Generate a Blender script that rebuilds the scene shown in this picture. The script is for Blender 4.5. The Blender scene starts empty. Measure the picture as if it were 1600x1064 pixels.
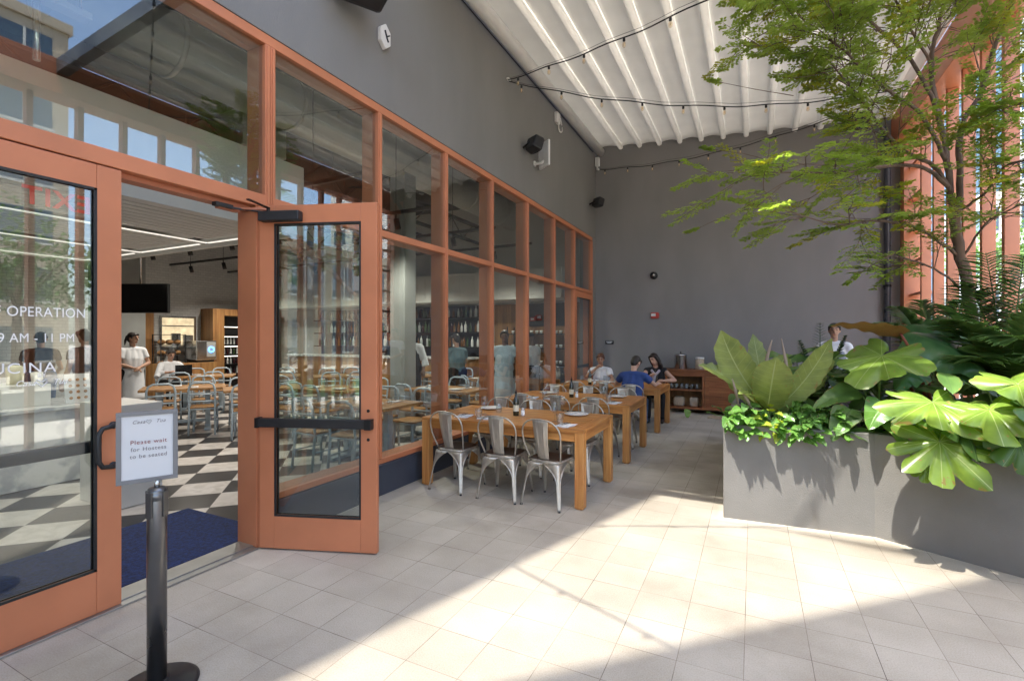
import bpy, bmesh, math, random
from mathutils import Vector, Matrix, Euler
random.seed(7)
PI=math.pi
scene=bpy.context.scene
COL=scene.collection
def R(d): return math.radians(d)
# ---------- camera model (measured from the paving joints) ----------
F=759.0; CH=1.62; YAW=0.4604
_C,_S=math.cos(YAW),math.sin(YAW)
def at(u,v,y):
    a=(u-800)/F; rx,ry,rz=_C*a-_S,_S*a+_C,(528-v)/F; t=y/ry
    return Vector((rx*t,y,CH+rz*t))
# ---------- mesh builder ----------
class MB:
    def __init__(s): s.v=[];s.f=[];s.sm=[];s.uv={};s.mi=[];s.cur=0
    def add(s,vs,fs,smooth=False,uvs=None):
        o=len(s.v); s.v+= [tuple(p) for p in vs]
        for f in fs: s.f.append(tuple(i+o for i in f)); s.sm.append(smooth); s.mi.append(s.cur)
        if uvs:
            for i,q in enumerate(uvs): s.uv[o+i]=q
        return s
    def box(s,x0,x1,y0,y1,z0,z1,M=None):
        vs=[Vector((x,y,z)) for z in (z0,z1) for y in (y0,y1) for x in (x0,x1)]
        if M: vs=[M@p for p in vs]
        return s.add(vs,[(0,2,3,1),(4,5,7,6),(0,1,5,4),(2,6,7,3),(0,4,6,2),(1,3,7,5)])
    def cbox(s,c,d,M=None):
        c=Vector(c)
        return s.box(c.x-d[0]/2,c.x+d[0]/2,c.y-d[1]/2,c.y+d[1]/2,c.z-d[2]/2,c.z+d[2]/2,M)
    def tube(s,pts,r,n=8,cap=True,closed=False,round_=False):
        P=[Vector(p) for p in pts]; m=len(P)
        rr=list(r) if isinstance(r,(list,tuple)) else [r]*m
        if round_:
            d0=(P[0]-P[1]).normalized(); d1=(P[-1]-P[-2]).normalized(); r0,r1=rr[0],rr[-1]
            pre=[(P[0]+d0*r0*math.sin(a),r0*math.cos(a)) for a in (1.5,1.15,.75,.38)]
            post=[(P[-1]+d1*r1*math.sin(a),r1*math.cos(a)) for a in (.38,.75,1.15,1.5)]
            P=[p for p,_ in pre]+P+[p for p,_ in post]; rr=[q for _,q in pre]+rr+[q for _,q in post]; m=len(P)
        T=[]
        for i in range(m):
            a=P[i-1] if (i>0 or closed) else P[i]; b=P[(i+1)%m] if (i<m-1 or closed) else P[i]
            t=(b-a); T.append(t.normalized() if t.length>1e-9 else Vector((0,0,1)))
        up=Vector((0,0,1)) if abs(T[0].z)<.9 else Vector((1,0,0))
        nrm=(up-T[0]*up.dot(T[0])).normalized(); vs=[]
        for i in range(m):
            nrm=nrm-T[i]*nrm.dot(T[i]); nrm=nrm.normalized() if nrm.length>1e-6 else T[i].orthogonal().normalized()
            b=T[i].cross(nrm)
            for k in range(n):
                a=2*PI*k/n; vs.append(P[i]+(nrm*math.cos(a)+b*math.sin(a))*rr[i])
        fs=[]
        for i in range(m-1 if not closed else m):
            j=(i+1)%m
            for k in range(n):
                q=(k+1)%n; fs.append((i*n+k,i*n+q,j*n+q,j*n+k))
        s.add(vs,fs,True)
        if cap and not closed:
            o=len(s.v)-m*n
            s.f.append(tuple(o+k for k in reversed(range(n)))); s.f.append(tuple(o+(m-1)*n+k for k in range(n)))
            s.sm+=[False,False]; s.mi+=[s.cur]*2
        return s
    def lathe(s,prof,c=(0,0,0),n=20,smooth=True,M=None):
        c=Vector(c); vs=[];m=len(prof)
        for r,z in prof:
            for k in range(n):
                a=2*PI*k/n; p=Vector((r*math.cos(a),r*math.sin(a),z))
                if M: p=M@p
                vs.append(p+c)
        fs=[(i*n+k,i*n+(k+1)%n,(i+1)*n+(k+1)%n,(i+1)*n+k) for i in range(m-1) for k in range(n)]
        return s.add(vs,fs,smooth)
    def prism(s,poly,z0,z1):
        n=len(poly); vs=[(x,y,z0) for x,y in poly]+[(x,y,z1) for x,y in poly]
        fs=[tuple(reversed(range(n))),tuple(range(n,2*n))]+[(i,(i+1)%n,n+(i+1)%n,n+i) for i in range(n)]
        return s.add(vs,fs)
    def ball(s,c,r,n=10,m=7,M=None):
        c=Vector(c); rx,ry,rz=(r,r,r) if not isinstance(r,(tuple,list)) else r
        vs=[]
        for i in range(m+1):
            t=PI*(i+.0001)/(m+.0002)
            for k in range(n):
                a=2*PI*k/n; p=Vector((rx*math.sin(t)*math.cos(a),ry*math.sin(t)*math.sin(a),-rz*math.cos(t)))
                if M: p=M@p
                vs.append(c+p)
        fs=[(i*n+k,i*n+(k+1)%n,(i+1)*n+(k+1)%n,(i+1)*n+k) for i in range(m) for k in range(n)]
        return s.add(vs,fs,True)
    def grid(s,fn,nu,nv,smooth=True):
        vs=[];uv=[]
        for i in range(nu+1):
            for j in range(nv+1):
                p=fn(i/nu,j/nv); vs.append(p); uv.append((j/nv,i/nu))
        w=nv+1
        fs=[(i*w+j,i*w+j+1,(i+1)*w+j+1,(i+1)*w+j) for i in range(nu) for j in range(nv)]
        return s.add(vs,fs,smooth,uv)
    def build(s,name,mat,parent=None,bevel=0,solid=0,remesh=0):
        me=bpy.data.meshes.new(name); me.from_pydata(s.v,[],s.f)
        me.polygons.foreach_set('use_smooth',s.sm)
        if s.uv:
            l=me.uv_layers.new(name='UV'); z=(0.0,0.0)
            l.data.foreach_set('uv',[c for lp in me.loops for c in s.uv.get(lp.vertex_index,z)])
        mats=mat if isinstance(mat,(list,tuple)) else [mat]
        for m in mats: me.materials.append(m)
        if len(mats)>1: me.polygons.foreach_set('material_index',s.mi)
        me.update()
        o=bpy.data.objects.new(name,me); COL.objects.link(o)
        if parent: o.parent=parent
        if bevel:
            b=o.modifiers.new('edge','BEVEL'); b.width=bevel; b.segments=2; b.limit_method='ANGLE'; b.angle_limit=R(40)
        if solid:
            b=o.modifiers.new('thick','SOLIDIFY'); b.thickness=solid; b.offset=0
        if remesh:
            b=o.modifiers.new('skin','REMESH'); b.mode='VOXEL'; b.voxel_size=remesh; b.use_smooth_shade=True
            b=o.modifiers.new('soft','SMOOTH'); b.factor=.5; b.iterations=3
        return o
def thing(name,label,cat,loc=(0,0,0),rz=0,group=None):
    o=bpy.data.objects.new(name,None); o.empty_display_size=.1; COL.objects.link(o)
    o.location=loc; o.rotation_euler=(0,0,rz); o['label']=label; o['category']=cat
    if group: o['group']=group
    return o
def tag(o,label,cat,group=None):
    o['label']=label; o['category']=cat
    if group: o['group']=group
    return o
def struct(o,kind='structure'): o['kind']=kind; return o
def dup(root,loc,rz,label,group=None):
    r=root.copy(); COL.objects.link(r); r.location=loc; r.rotation_euler=(0,0,rz); r['label']=label
    if group: r['group']=group
    for ch in list(root.children):
        c=ch.copy(); COL.objects.link(c); c.parent=r; c.matrix_parent_inverse=ch.matrix_parent_inverse.copy()
        for g in ch.children:
            d=g.copy(); COL.objects.link(d); d.parent=c
    return r
def text(name,body,size,M,mat,parent=None,align='CENTER',ext=.0008,shear=0,space=1,off=0):
    cu=bpy.data.curves.new(name,'FONT'); cu.body=body; cu.size=size; cu.align_x=align; cu.align_y='CENTER'; cu.extrude=ext
    cu.shear=shear; cu.offset=off; cu.space_character=space; cu.materials.append(mat)
    tmp=bpy.data.objects.new(name,cu); COL.objects.link(tmp)
    me=bpy.data.meshes.new_from_object(tmp.evaluated_get(bpy.context.evaluated_depsgraph_get()))
    bpy.data.objects.remove(tmp); bpy.data.curves.remove(cu); me.name=name
    if not me.materials: me.materials.append(mat)
    o=bpy.data.objects.new(name,me); COL.objects.link(o)
    if parent: o.parent=parent
    o.matrix_local=M; return o
# ---------- materials ----------
def newmat(name):
    m=bpy.data.materials.new(name); m.use_nodes=True; nt=m.node_tree
    return m,nt,nt.nodes['Principled BSDF'],nt.nodes['Material Output']
def N(nt,t,**k):
    n=nt.nodes.new(t)
    for a,b in k.items(): setattr(n,a,b)
    return n
def mat(name,c,rough=.6,metal=0,var=.12,scale=6,bump=0,bscale=60,spec=.5,c2=None,detail=4,coat=0,stretch=None,rvar=.1,emit=0):
    m,nt,b,_=newmat(name); L=nt.links
    tc=N(nt,'ShaderNodeTexCoord'); src=tc.outputs['Object']
    if stretch:
        mp=N(nt,'ShaderNodeMapping'); mp.inputs['Scale'].default_value=stretch; L.new(src,mp.inputs[0]); src=mp.outputs[0]
    nz=N(nt,'ShaderNodeTexNoise'); nz.inputs['Scale'].default_value=scale; nz.inputs['Detail'].default_value=detail; L.new(src,nz.inputs['Vector'])
    rp=N(nt,'ShaderNodeValToRGB'); e=rp.color_ramp.elements
    a=[max(0,x*(1-var)) for x in c]; d=list(c2) if c2 else [min(1,x*(1+var)) for x in c]
    e[0].position=.3; e[1].position=.7; e[0].color=(*a,1); e[1].color=(*d,1)
    L.new(nz.outputs['Fac'],rp.inputs[0]); L.new(rp.outputs[0],b.inputs['Base Color'])
    mr=N(nt,'ShaderNodeMapRange'); mr.inputs['To Min'].default_value=max(0.02,rough-rvar); mr.inputs['To Max'].default_value=min(1,rough+rvar)
    L.new(nz.outputs['Fac'],mr.inputs[0]); L.new(mr.outputs[0],b.inputs['Roughness'])
    b.inputs['Metallic'].default_value=metal; b.inputs['Specular IOR Level'].default_value=spec
    if coat: b.inputs['Coat Weight'].default_value=coat
    if bump:
        n2=N(nt,'ShaderNodeTexNoise'); n2.inputs['Scale'].default_value=bscale; n2.inputs['Detail'].default_value=3; L.new(src,n2.inputs['Vector'])
        bp=N(nt,'ShaderNodeBump'); bp.inputs['Strength'].default_value=bump; bp.inputs['Distance'].default_value=.01
        L.new(n2.outputs['Fac'],bp.inputs['Height']); L.new(bp.outputs[0],b.inputs['Normal'])
    if emit:
        L.new(rp.outputs[0],b.inputs['Emission Color']); b.inputs['Emission Strength'].default_value=emit
    return m
def glassmat(name,tint=(.88,.92,.90),r0=.085,gloss=(.95,.97,1)):
    m,nt,b,out=newmat(name); L=nt.links; nt.nodes.remove(b)
    lw=N(nt,'ShaderNodeLayerWeight'); lw.inputs['Blend'].default_value=.5
    p=N(nt,'ShaderNodeMath',operation='POWER'); p.inputs[1].default_value=4; L.new(lw.outputs['Facing'],p.inputs[0])
    ma=N(nt,'ShaderNodeMath',operation='MULTIPLY_ADD'); ma.inputs[1].default_value=1-r0; ma.inputs[2].default_value=r0; L.new(p.outputs[0],ma.inputs[0])
    tr=N(nt,'ShaderNodeBsdfTransparent'); tr.inputs[0].default_value=(*tint,1)
    gl=N(nt,'ShaderNodeBsdfGlossy'); gl.inputs['Roughness'].default_value=.0; gl.inputs[0].default_value=(*gloss,1)
    tc=N(nt,'ShaderNodeTexCoord'); nz=N(nt,'ShaderNodeTexNoise'); nz.inputs['Scale'].default_value=.9; nz.inputs['Detail'].default_value=1; L.new(tc.outputs['Object'],nz.inputs['Vector'])
    bp=N(nt,'ShaderNodeBump'); bp.inputs['Strength'].default_value=.04; bp.inputs['Distance'].default_value=.02; L.new(nz.outputs['Fac'],bp.inputs['Height']); L.new(bp.outputs[0],gl.inputs['Normal'])
    mx=N(nt,'ShaderNodeMixShader'); L.new(ma.outputs[0],mx.inputs[0]); L.new(tr.outputs[0],mx.inputs[1]); L.new(gl.outputs[0],mx.inputs[2]); L.new(mx.outputs[0],out.inputs[0])
    return m
def emitmat(name,c,s):
    m,nt,b,out=newmat(name); b.inputs['Base Color'].default_value=(*c,1); b.inputs['Emission Color'].default_value=(*c,1); b.inputs['Emission Strength'].default_value=s
    return m
def woodmat(name,c1,c2,rough=.45,ax=0,plank=.0):
    m,nt,b,_=newmat(name); L=nt.links
    tc=N(nt,'ShaderNodeTexCoord'); mp=N(nt,'ShaderNodeMapping'); L.new(tc.outputs['Object'],mp.inputs[0])
    sc=[22,22,22]; sc[ax]=1.6; mp.inputs['Scale'].default_value=sc
    nz=N(nt,'ShaderNodeTexNoise'); nz.inputs['Scale'].default_value=1.3; nz.inputs['Detail'].default_value=6; nz.inputs['Distortion'].default_value=.6; L.new(mp.outputs[0],nz.inputs['Vector'])
    rp=N(nt,'ShaderNodeValToRGB'); e=rp.color_ramp.elements; e[0].position=.32;e[1].position=.68; e[0].color=(*c1,1); e[1].color=(*c2,1); L.new(nz.outputs['Fac'],rp.inputs[0])
    n3=N(nt,'ShaderNodeTexNoise'); n3.inputs['Scale'].default_value=2.2; L.new(tc.outputs['Object'],n3.inputs['Vector'])
    mx=N(nt,'ShaderNodeMix',data_type='RGBA',blend_type='MULTIPLY'); mx.inputs[0].default_value=.35; L.new(rp.outputs[0],mx.inputs[6]); L.new(n3.outputs['Color'],mx.inputs[7])
    r2=N(nt,'ShaderNodeMix',data_type='RGBA'); r2.inputs[0].default_value=.55; L.new(rp.outputs[0],r2.inputs[6]); L.new(mx.outputs[2],r2.inputs[7])
    mq=N(nt,'ShaderNodeMapping'); L.new(tc.outputs['Object'],mq.inputs[0]); s2=[9,9,9]; s2[ax]=.35; mq.inputs['Scale'].default_value=s2
    nb=N(nt,'ShaderNodeTexNoise'); nb.inputs['Scale'].default_value=1.0; nb.inputs['Detail'].default_value=1; L.new(mq.outputs[0],nb.inputs['Vector'])
    rb=N(nt,'ShaderNodeValToRGB'); e=rb.color_ramp.elements; e[0].position=.36;e[1].position=.6; e[0].color=(.62,.58,.55,1); e[1].color=(1,1,1,1); L.new(nb.outputs['Fac'],rb.inputs[0])
    r3=N(nt,'ShaderNodeMix',data_type='RGBA',blend_type='MULTIPLY'); r3.inputs[0].default_value=.8; L.new(r2.outputs[2],r3.inputs[6]); L.new(rb.outputs[0],r3.inputs[7])
    last=r3.outputs[2]
    L.new(last,b.inputs['Base Color']); b.inputs['Roughness'].default_value=rough
    bp=N(nt,'ShaderNodeBump'); bp.inputs['Strength'].default_value=.15; bp.inputs['Distance'].default_value=.003; L.new(nz.outputs['Fac'],bp.inputs['Height']); L.new(bp.outputs[0],b.inputs['Normal'])
    return m
def leafmat(name,c,vein,kind='blade',n=9,trans=.3,rough=.35,under=None,edge=None):
    m,nt,b,out=newmat(name); L=nt.links
    uv=N(nt,'ShaderNodeUVMap'); sp=N(nt,'ShaderNodeSeparateXYZ'); L.new(uv.outputs[0],sp.inputs[0])
    def M(op,a,b_=None,c_=None):
        q=N(nt,'ShaderNodeMath',operation=op)
        for i,x in enumerate((a,b_,c_)):
            if x is None: continue
            if isinstance(x,(int,float)): q.inputs[i].default_value=x
            else: L.new(x,q.inputs[i])
        return q.outputs[0]
    U=M('ABSOLUTE',M('MULTIPLY_ADD',sp.outputs[0],2,-1))
    if kind=='blade':
        fr=M('FRACT',M('SUBTRACT',M('MULTIPLY',sp.outputs[1],n),M('MULTIPLY',U,1.1)))
        v1=M('LESS_THAN',fr,.06); mid=M('LESS_THAN',U,.035); vv=M('MAXIMUM',M('MULTIPLY',v1,.45),mid)
    else:
        fr=M('ABSOLUTE',M('SUBTRACT',M('FRACT',M('MULTIPLY',sp.outputs[0],n)),.5)); w=M('DIVIDE',.011,M('MAXIMUM',sp.outputs[1],.08))
        vv=M('LESS_THAN',fr,w)
    tc=N(nt,'ShaderNodeTexCoord'); nz=N(nt,'ShaderNodeTexNoise'); nz.inputs['Scale'].default_value=7; nz.inputs['Detail'].default_value=3; L.new(tc.outputs['Object'],nz.inputs['Vector'])
    rp=N(nt,'ShaderNodeValToRGB'); e=rp.color_ramp.elements; e[0].position=.3;e[1].position=.72
    e[0].color=(*[x*.72 for x in c],1); e[1].color=(c[0]*1.3,c[1]*1.18,c[2]*1.05,1); L.new(nz.outputs['Fac'],rp.inputs[0])
    mx=N(nt,'ShaderNodeMix',data_type='RGBA'); L.new(vv,mx.inputs[0]); L.new(rp.outputs[0],mx.inputs[6]); mx.inputs[7].default_value=(*vein,1)
    colr=mx.outputs[2]
    if edge:
        eg=M('GREATER_THAN',U if kind=='blade' else sp.outputs[1],.93)
        m3=N(nt,'ShaderNodeMix',data_type='RGBA'); L.new(eg,m3.inputs[0]); L.new(colr,m3.inputs[6]); m3.inputs[7].default_value=(*edge,1); colr=m3.outputs[2]
    n5=N(nt,'ShaderNodeTexNoise'); n5.inputs['Scale'].default_value=23; n5.inputs['Detail'].default_value=2; L.new(tc.outputs['Object'],n5.inputs['Vector'])
    mg=M('MULTIPLY',M('GREATER_THAN',M('ADD',n5.outputs['Fac'],M('MULTIPLY',U if kind=='blade' else sp.outputs[1],.28)),.90),.8)
    m6=N(nt,'ShaderNodeMix',data_type='RGBA'); L.new(mg,m6.inputs[0]); L.new(colr,m6.inputs[6]); m6.inputs[7].default_value=(.30,.2,.06,1); colr=m6.outputs[2]
    if under:
        g=N(nt,'ShaderNodeNewGeometry'); m4=N(nt,'ShaderNodeMix',data_type='RGBA'); L.new(g.outputs['Backfacing'],m4.inputs[0]); L.new(colr,m4.inputs[6]); m4.inputs[7].default_value=(*under,1); colr=m4.outputs[2]
    L.new(colr,b.inputs['Base Color']); b.inputs['Roughness'].default_value=rough; b.inputs['Specular IOR Level'].default_value=.45
    bp=N(nt,'ShaderNodeBump'); bp.inputs['Strength'].default_value=.25; bp.inputs['Distance'].default_value=.004; L.new(vv,bp.inputs['Height']); L.new(bp.outputs[0],b.inputs['Normal'])
    tl=N(nt,'ShaderNodeBsdfTranslucent')
    hs=N(nt,'ShaderNodeHueSaturation'); hs.inputs['Saturation'].default_value=1.15; hs.inputs['Value'].default_value=1.3; L.new(colr,hs.inputs['Color']); L.new(hs.outputs[0],tl.inputs[0])
    ms=N(nt,'ShaderNodeMixShader'); ms.inputs[0].default_value=trans; L.new(b.outputs[0],ms.inputs[1]); L.new(tl.outputs[0],ms.inputs[2]); L.new(ms.outputs[0],out.inputs[0])
    return m
def pavermat():
    m,nt,b,_=newmat('sandstone_pavers'); L=nt.links
    tc=N(nt,'ShaderNodeTexCoord'); mp=N(nt,'ShaderNodeMapping'); mp.inputs['Location'].default_value=(-.265,-.144,0); L.new(tc.outputs['Object'],mp.inputs[0])
    def brick(mort,sm):
        br=N(nt,'ShaderNodeTexBrick'); br.offset=0; br.squash=1; L.new(mp.outputs[0],br.inputs['Vector'])
        for k,v in (('Scale',1),('Mortar Size',mort),('Mortar Smooth',sm),('Brick Width',.305),('Row Height',.3015),('Bias',0)): br.inputs[k].default_value=v
        return br
    br=brick(.0019,.4); br.inputs['Color1'].default_value=(.60,.553,.472,1); br.inputs['Color2'].default_value=(.53,.485,.41,1); br.inputs['Mortar'].default_value=(.17,.145,.115,1)
    nz=N(nt,'ShaderNodeTexNoise'); nz.inputs['Scale'].default_value=1.4; nz.inputs['Detail'].default_value=6; L.new(tc.outputs['Object'],nz.inputs['Vector'])
    r1=N(nt,'ShaderNodeValToRGB'); e=r1.color_ramp.elements; e[0].position=.3;e[1].position=.7; e[0].color=(.70,.68,.65,1); e[1].color=(1,1,1,1); L.new(nz.outputs['Fac'],r1.inputs[0])
    n2=N(nt,'ShaderNodeTexNoise'); n2.inputs['Scale'].default_value=140; n2.inputs['Detail'].default_value=5; L.new(tc.outputs['Object'],n2.inputs['Vector'])
    r2=N(nt,'ShaderNodeValToRGB'); e=r2.color_ramp.elements; e[0].position=.3;e[1].position=.6; e[0].color=(.84,.825,.80,1); e[1].color=(1,1,1,1); L.new(n2.outputs['Fac'],r2.inputs[0])
    vo=N(nt,'ShaderNodeTexVoronoi'); vo.inputs['Scale'].default_value=9; L.new(tc.outputs['Object'],vo.inputs['Vector'])
    r3=N(nt,'ShaderNodeValToRGB'); e=r3.color_ramp.elements; e[0].position=.018;e[1].position=.04; e[0].color=(.62,.56,.48,1); e[1].color=(1,1,1,1); L.new(vo.outputs['Distance'],r3.inputs[0])
    jr=N(nt,'ShaderNodeValToRGB'); e=jr.color_ramp.elements; e[0].position=.36;e[1].position=.62; e[0].color=(.11,.09,.07,1); e[1].color=(.43,.375,.31,1)
    n4=N(nt,'ShaderNodeTexNoise'); n4.inputs['Scale'].default_value=2.6; n4.inputs['Detail'].default_value=3; L.new(tc.outputs['Object'],n4.inputs['Vector']); L.new(n4.outputs['Fac'],jr.inputs[0]); L.new(jr.outputs[0],br.inputs['Mortar'])
    cur=br.outputs['Color']
    n6=N(nt,'ShaderNodeTexNoise'); n6.inputs['Scale'].default_value=.55; n6.inputs['Detail'].default_value=9; n6.inputs['Roughness'].default_value=.65; L.new(tc.outputs['Object'],n6.inputs['Vector'])
    r4=N(nt,'ShaderNodeValToRGB'); e=r4.color_ramp.elements; e[0].position=.5;e[1].position=.66; e[0].color=(1,1,1,1); e[1].color=(.80,.775,.745,1); L.new(n6.outputs['Fac'],r4.inputs[0])
    for r in (r1,r2,r3,r4):
        x=N(nt,'ShaderNodeMix',data_type='RGBA',blend_type='MULTIPLY'); x.inputs[0].default_value=1 if r is not r3 else .6; L.new(cur,x.inputs[6]); L.new(r.outputs[0],x.inputs[7]); cur=x.outputs[2]
    L.new(cur,b.inputs['Base Color']); b.inputs['Roughness'].default_value=.82; b.inputs['Specular IOR Level'].default_value=.3
    bp=N(nt,'ShaderNodeBump'); bp.inputs['Strength'].default_value=.35; bp.inputs['Distance'].default_value=.003
    sm=N(nt,'ShaderNodeMath',operation='MULTIPLY_ADD'); sm.inputs[1].default_value=-1.5; L.new(br.outputs['Fac'],sm.inputs[0]); L.new(n2.outputs['Fac'],sm.inputs[2]); L.new(sm.outputs[0],bp.inputs['Height']); L.new(bp.outputs[0],b.inputs['Normal'])
    return m
def checkmat():
    m,nt,b,_=newmat('checker_stone'); L=nt.links
    tc=N(nt,'ShaderNodeTexCoord'); mp=N(nt,'ShaderNodeMapping'); mp.inputs['Location'].default_value=(0,0,.1); L.new(tc.outputs['Object'],mp.inputs[0])
    ck=N(nt,'ShaderNodeTexChecker'); ck.inputs['Scale'].default_value=1/.466; ck.inputs[1].default_value=(.018,.016,.017,1); ck.inputs[2].default_value=(.62,.58,.54,1); L.new(mp.outputs[0],ck.inputs[0])
    nz=N(nt,'ShaderNodeTexNoise'); nz.inputs['Scale'].default_value=5; nz.inputs['Detail'].default_value=7; nz.inputs['Distortion'].default_value=1.2; L.new(tc.outputs['Object'],nz.inputs['Vector'])
    r=N(nt,'ShaderNodeValToRGB'); e=r.color_ramp.elements; e[0].position=.35;e[1].position=.6; e[0].color=(.75,.74,.72,1); e[1].color=(1,1,1,1); L.new(nz.outputs['Fac'],r.inputs[0])
    x=N(nt,'ShaderNodeMix',data_type='RGBA',blend_type='MULTIPLY'); x.inputs[0].default_value=1; L.new(ck.outputs[0],x.inputs[6]); L.new(r.outputs[0],x.inputs[7]); L.new(x.outputs[2],b.inputs['Base Color'])
    b.inputs['Roughness'].default_value=.28
    return m
def marblemat():
    m,nt,b,_=newmat('grey_marble'); L=nt.links
    tc=N(nt,'ShaderNodeTexCoord'); mp=N(nt,'ShaderNodeMapping'); mp.inputs['Rotation'].default_value=(R(35),0,R(20)); L.new(tc.outputs['Object'],mp.inputs[0])
    w=N(nt,'ShaderNodeTexWave'); w.inputs['Scale'].default_value=2.2; w.inputs['Distortion'].default_value=9; w.inputs['Detail'].default_value=4; w.inputs['Detail Scale'].default_value=1.5; L.new(mp.outputs[0],w.inputs[0])
    r=N(nt,'ShaderNodeValToRGB'); e=r.color_ramp.elements; e[0].position=.0;e[1].position=.8; e[0].color=(.42,.43,.45,1); e[1].color=(.72,.71,.69,1); L.new(w.outputs['Fac'],r.inputs[0]); L.new(r.outputs[0],b.inputs['Base Color']); b.inputs['Roughness'].default_value=.25
    return m
def bricktile(name,c1,c2,mo,w,h,mort=.004,rough=.4):
    m,nt,b,_=newmat(name); L=nt.links
    tc=N(nt,'ShaderNodeTexCoord'); sp=N(nt,'ShaderNodeSeparateXYZ'); L.new(tc.outputs['Object'],sp.inputs[0])
    ad=N(nt,'ShaderNodeMath',operation='ADD'); L.new(sp.outputs[0],ad.inputs[0]); L.new(sp.outputs[1],ad.inputs[1])
    cb=N(nt,'ShaderNodeCombineXYZ'); L.new(ad.outputs[0],cb.inputs[0]); L.new(sp.outputs[2],cb.inputs[1])
    br=N(nt,'ShaderNodeTexBrick'); L.new(cb.outputs[0],br.inputs['Vector'])
    for k,v in (('Scale',1),('Mortar Size',mort),('Brick Width',w),('Row Height',h)): br.inputs[k].default_value=v
    br.inputs['Color1'].default_value=(*c1,1); br.inputs['Color2'].default_value=(*c2,1); br.inputs['Mortar'].default_value=(*mo,1); L.new(br.outputs[0],b.inputs['Base Color']); b.inputs['Roughness'].default_value=rough
    bp=N(nt,'ShaderNodeBump'); bp.invert=True; bp.inputs['Strength'].default_value=.4; bp.inputs['Distance'].default_value=.004; L.new(br.outputs['Fac'],bp.inputs['Height']); L.new(bp.outputs[0],b.inputs['Normal'])
    return m
def translucent(m,f,tint=(1,1,1)):
    nt=m.node_tree; L=nt.links; b=nt.nodes['Principled BSDF']; out=nt.nodes['Material Output']
    tl=N(nt,'ShaderNodeBsdfTranslucent'); ms=N(nt,'ShaderNodeMixShader'); ms.inputs[0].default_value=f
    src=b.inputs['Base Color'].links[0].from_socket; L.new(src,tl.inputs[0])
    L.new(b.outputs[0],ms.inputs[1]); L.new(tl.outputs[0],ms.inputs[2]); L.new(ms.outputs[0],out.inputs[0]); return m
M={}
M['paver']=pavermat(); M['check']=checkmat(); M['marble']=marblemat()
M['stucco']=mat('grey_stucco',(.20,.193,.182),.7,var=.09,scale=1.6,stretch=(1,1,.4),bump=.25,bscale=90,detail=8)
M['stuccodark']=mat('charcoal_stucco',(.225,.215,.212),.6,var=.09,scale=1.5,stretch=(1,1,.4),bump=.2,bscale=80,detail=8)
M['basewall']=mat('slate_base_paint',(.052,.06,.082),.55,var=.12,scale=4,bump=.1)
M['orange']=mat('terracotta_paint',(.53,.19,.09),.42,var=.11,scale=2.2,bump=.03,bscale=200)
M['orangedark']=mat('terracotta_paint_matt',(.42,.15,.08),.5,var=.1,scale=3)
M['glass']=glassmat('window_glass')
M['drink']=glassmat('tumbler_glass',(.93,.95,.96),.06)
M['black']=mat('black_plastic',(.016,.016,.018),.45,var=.2,scale=20)
M['blackmetal']=mat('black_metal',(.02,.02,.022),.35,metal=.6,var=.1)
M['bluepipe']=mat('dark_pipe_paint',(.05,.055,.07),.3,var=.1,spec=.7)
M['white']=mat('white_plastic',(.75,.74,.72),.45,var=.04)
M['wire']=mat('cable_black',(.015,.014,.013),.6)
M['bulb']=glassmat('bulb_glass',(1,.93,.82),.12)
M['filament']=mat('bulb_core',(.8,.6,.35),.4)
M['fabric']=mat('awning_fabric',(.75,.735,.695),.8,var=.045,scale=2.5,bump=.08,bscale=30)
translucent(M['fabric'],.19)
M['rib']=translucent(mat('awning_rib_sleeve',(.84,.82,.775),.65,var=.03),.25)
M['concrete']=mat('planter_concrete',(.195,.187,.172),.8,var=.12,scale=2.5,bump=.3,bscale=130,detail=8)
M['soil']=mat('potting_soil',(.035,.025,.018),.95,var=.4,scale=30,bump=.8,bscale=40)
M['teak']=woodmat('teak_wood',(.46,.17,.038),(.72,.34,.10),.42,0)
M['teaky']=woodmat('teak_wood_across',(.46,.17,.038),(.72,.34,.10),.42,1)
M['teakz']=woodmat('teak_wood_upright',(.52,.205,.05),(.74,.37,.115),.42,2)
M['redwood']=woodmat('red_sideboard_wood',(.24,.075,.025),(.42,.16,.055),.4,0)
M['inwood']=woodmat('interior_oak',(.36,.17,.06),(.5,.27,.1),.45,2)
M['steel']=mat('brushed_gunmetal',(.52,.475,.41),.42,metal=.75,var=.18,scale=5,stretch=(6,6,1),rvar=.09)
M['steelseat']=mat('worn_seat_metal',(.22,.185,.155),.38,metal=.9,var=.3,scale=8)
M['inox']=mat('polished_steel',(.62,.62,.62),.22,metal=1,var=.06)
M['paleblue']=mat('pale_blue_enamel',(.42,.50,.56),.4,var=.07)
M['plate']=mat('white_china',(.82,.82,.80),.2,var=.02)
M['napkin']=mat('linen_napkin',(.78,.78,.78),.85,var=.05,bump=.2,bscale=200)
M['oil']=mat('dark_oil_glass',(.012,.016,.008),.1,spec=.8)
M['label']=mat('paper_label',(.7,.66,.5),.7)
M['paper']=mat('sign_paper',(.62,.62,.625),.7,var=.02)
M['poststeel']=mat('dark_post_enamel',(.16,.16,.165),.3,metal=.9,var=.1)
M['signgrey']=mat('sign_frame_grey',(.19,.19,.195),.45,metal=.3,var=.06)
M['ink']=mat('faded_red_ink',(.26,.07,.075),.8); M['ink2']=mat('grey_ink',(.2,.18,.185),.8)
M['vinyl']=mat('white_window_vinyl',(.85,.85,.86),.5,var=.02)
M['bluemat']=mat('blue_carpet',(.009,.023,.095),.95,var=.6,scale=45,bump=.8,bscale=220)
M['alum']=mat('threshold_aluminium',(.4,.4,.39),.4,metal=.9)
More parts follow.
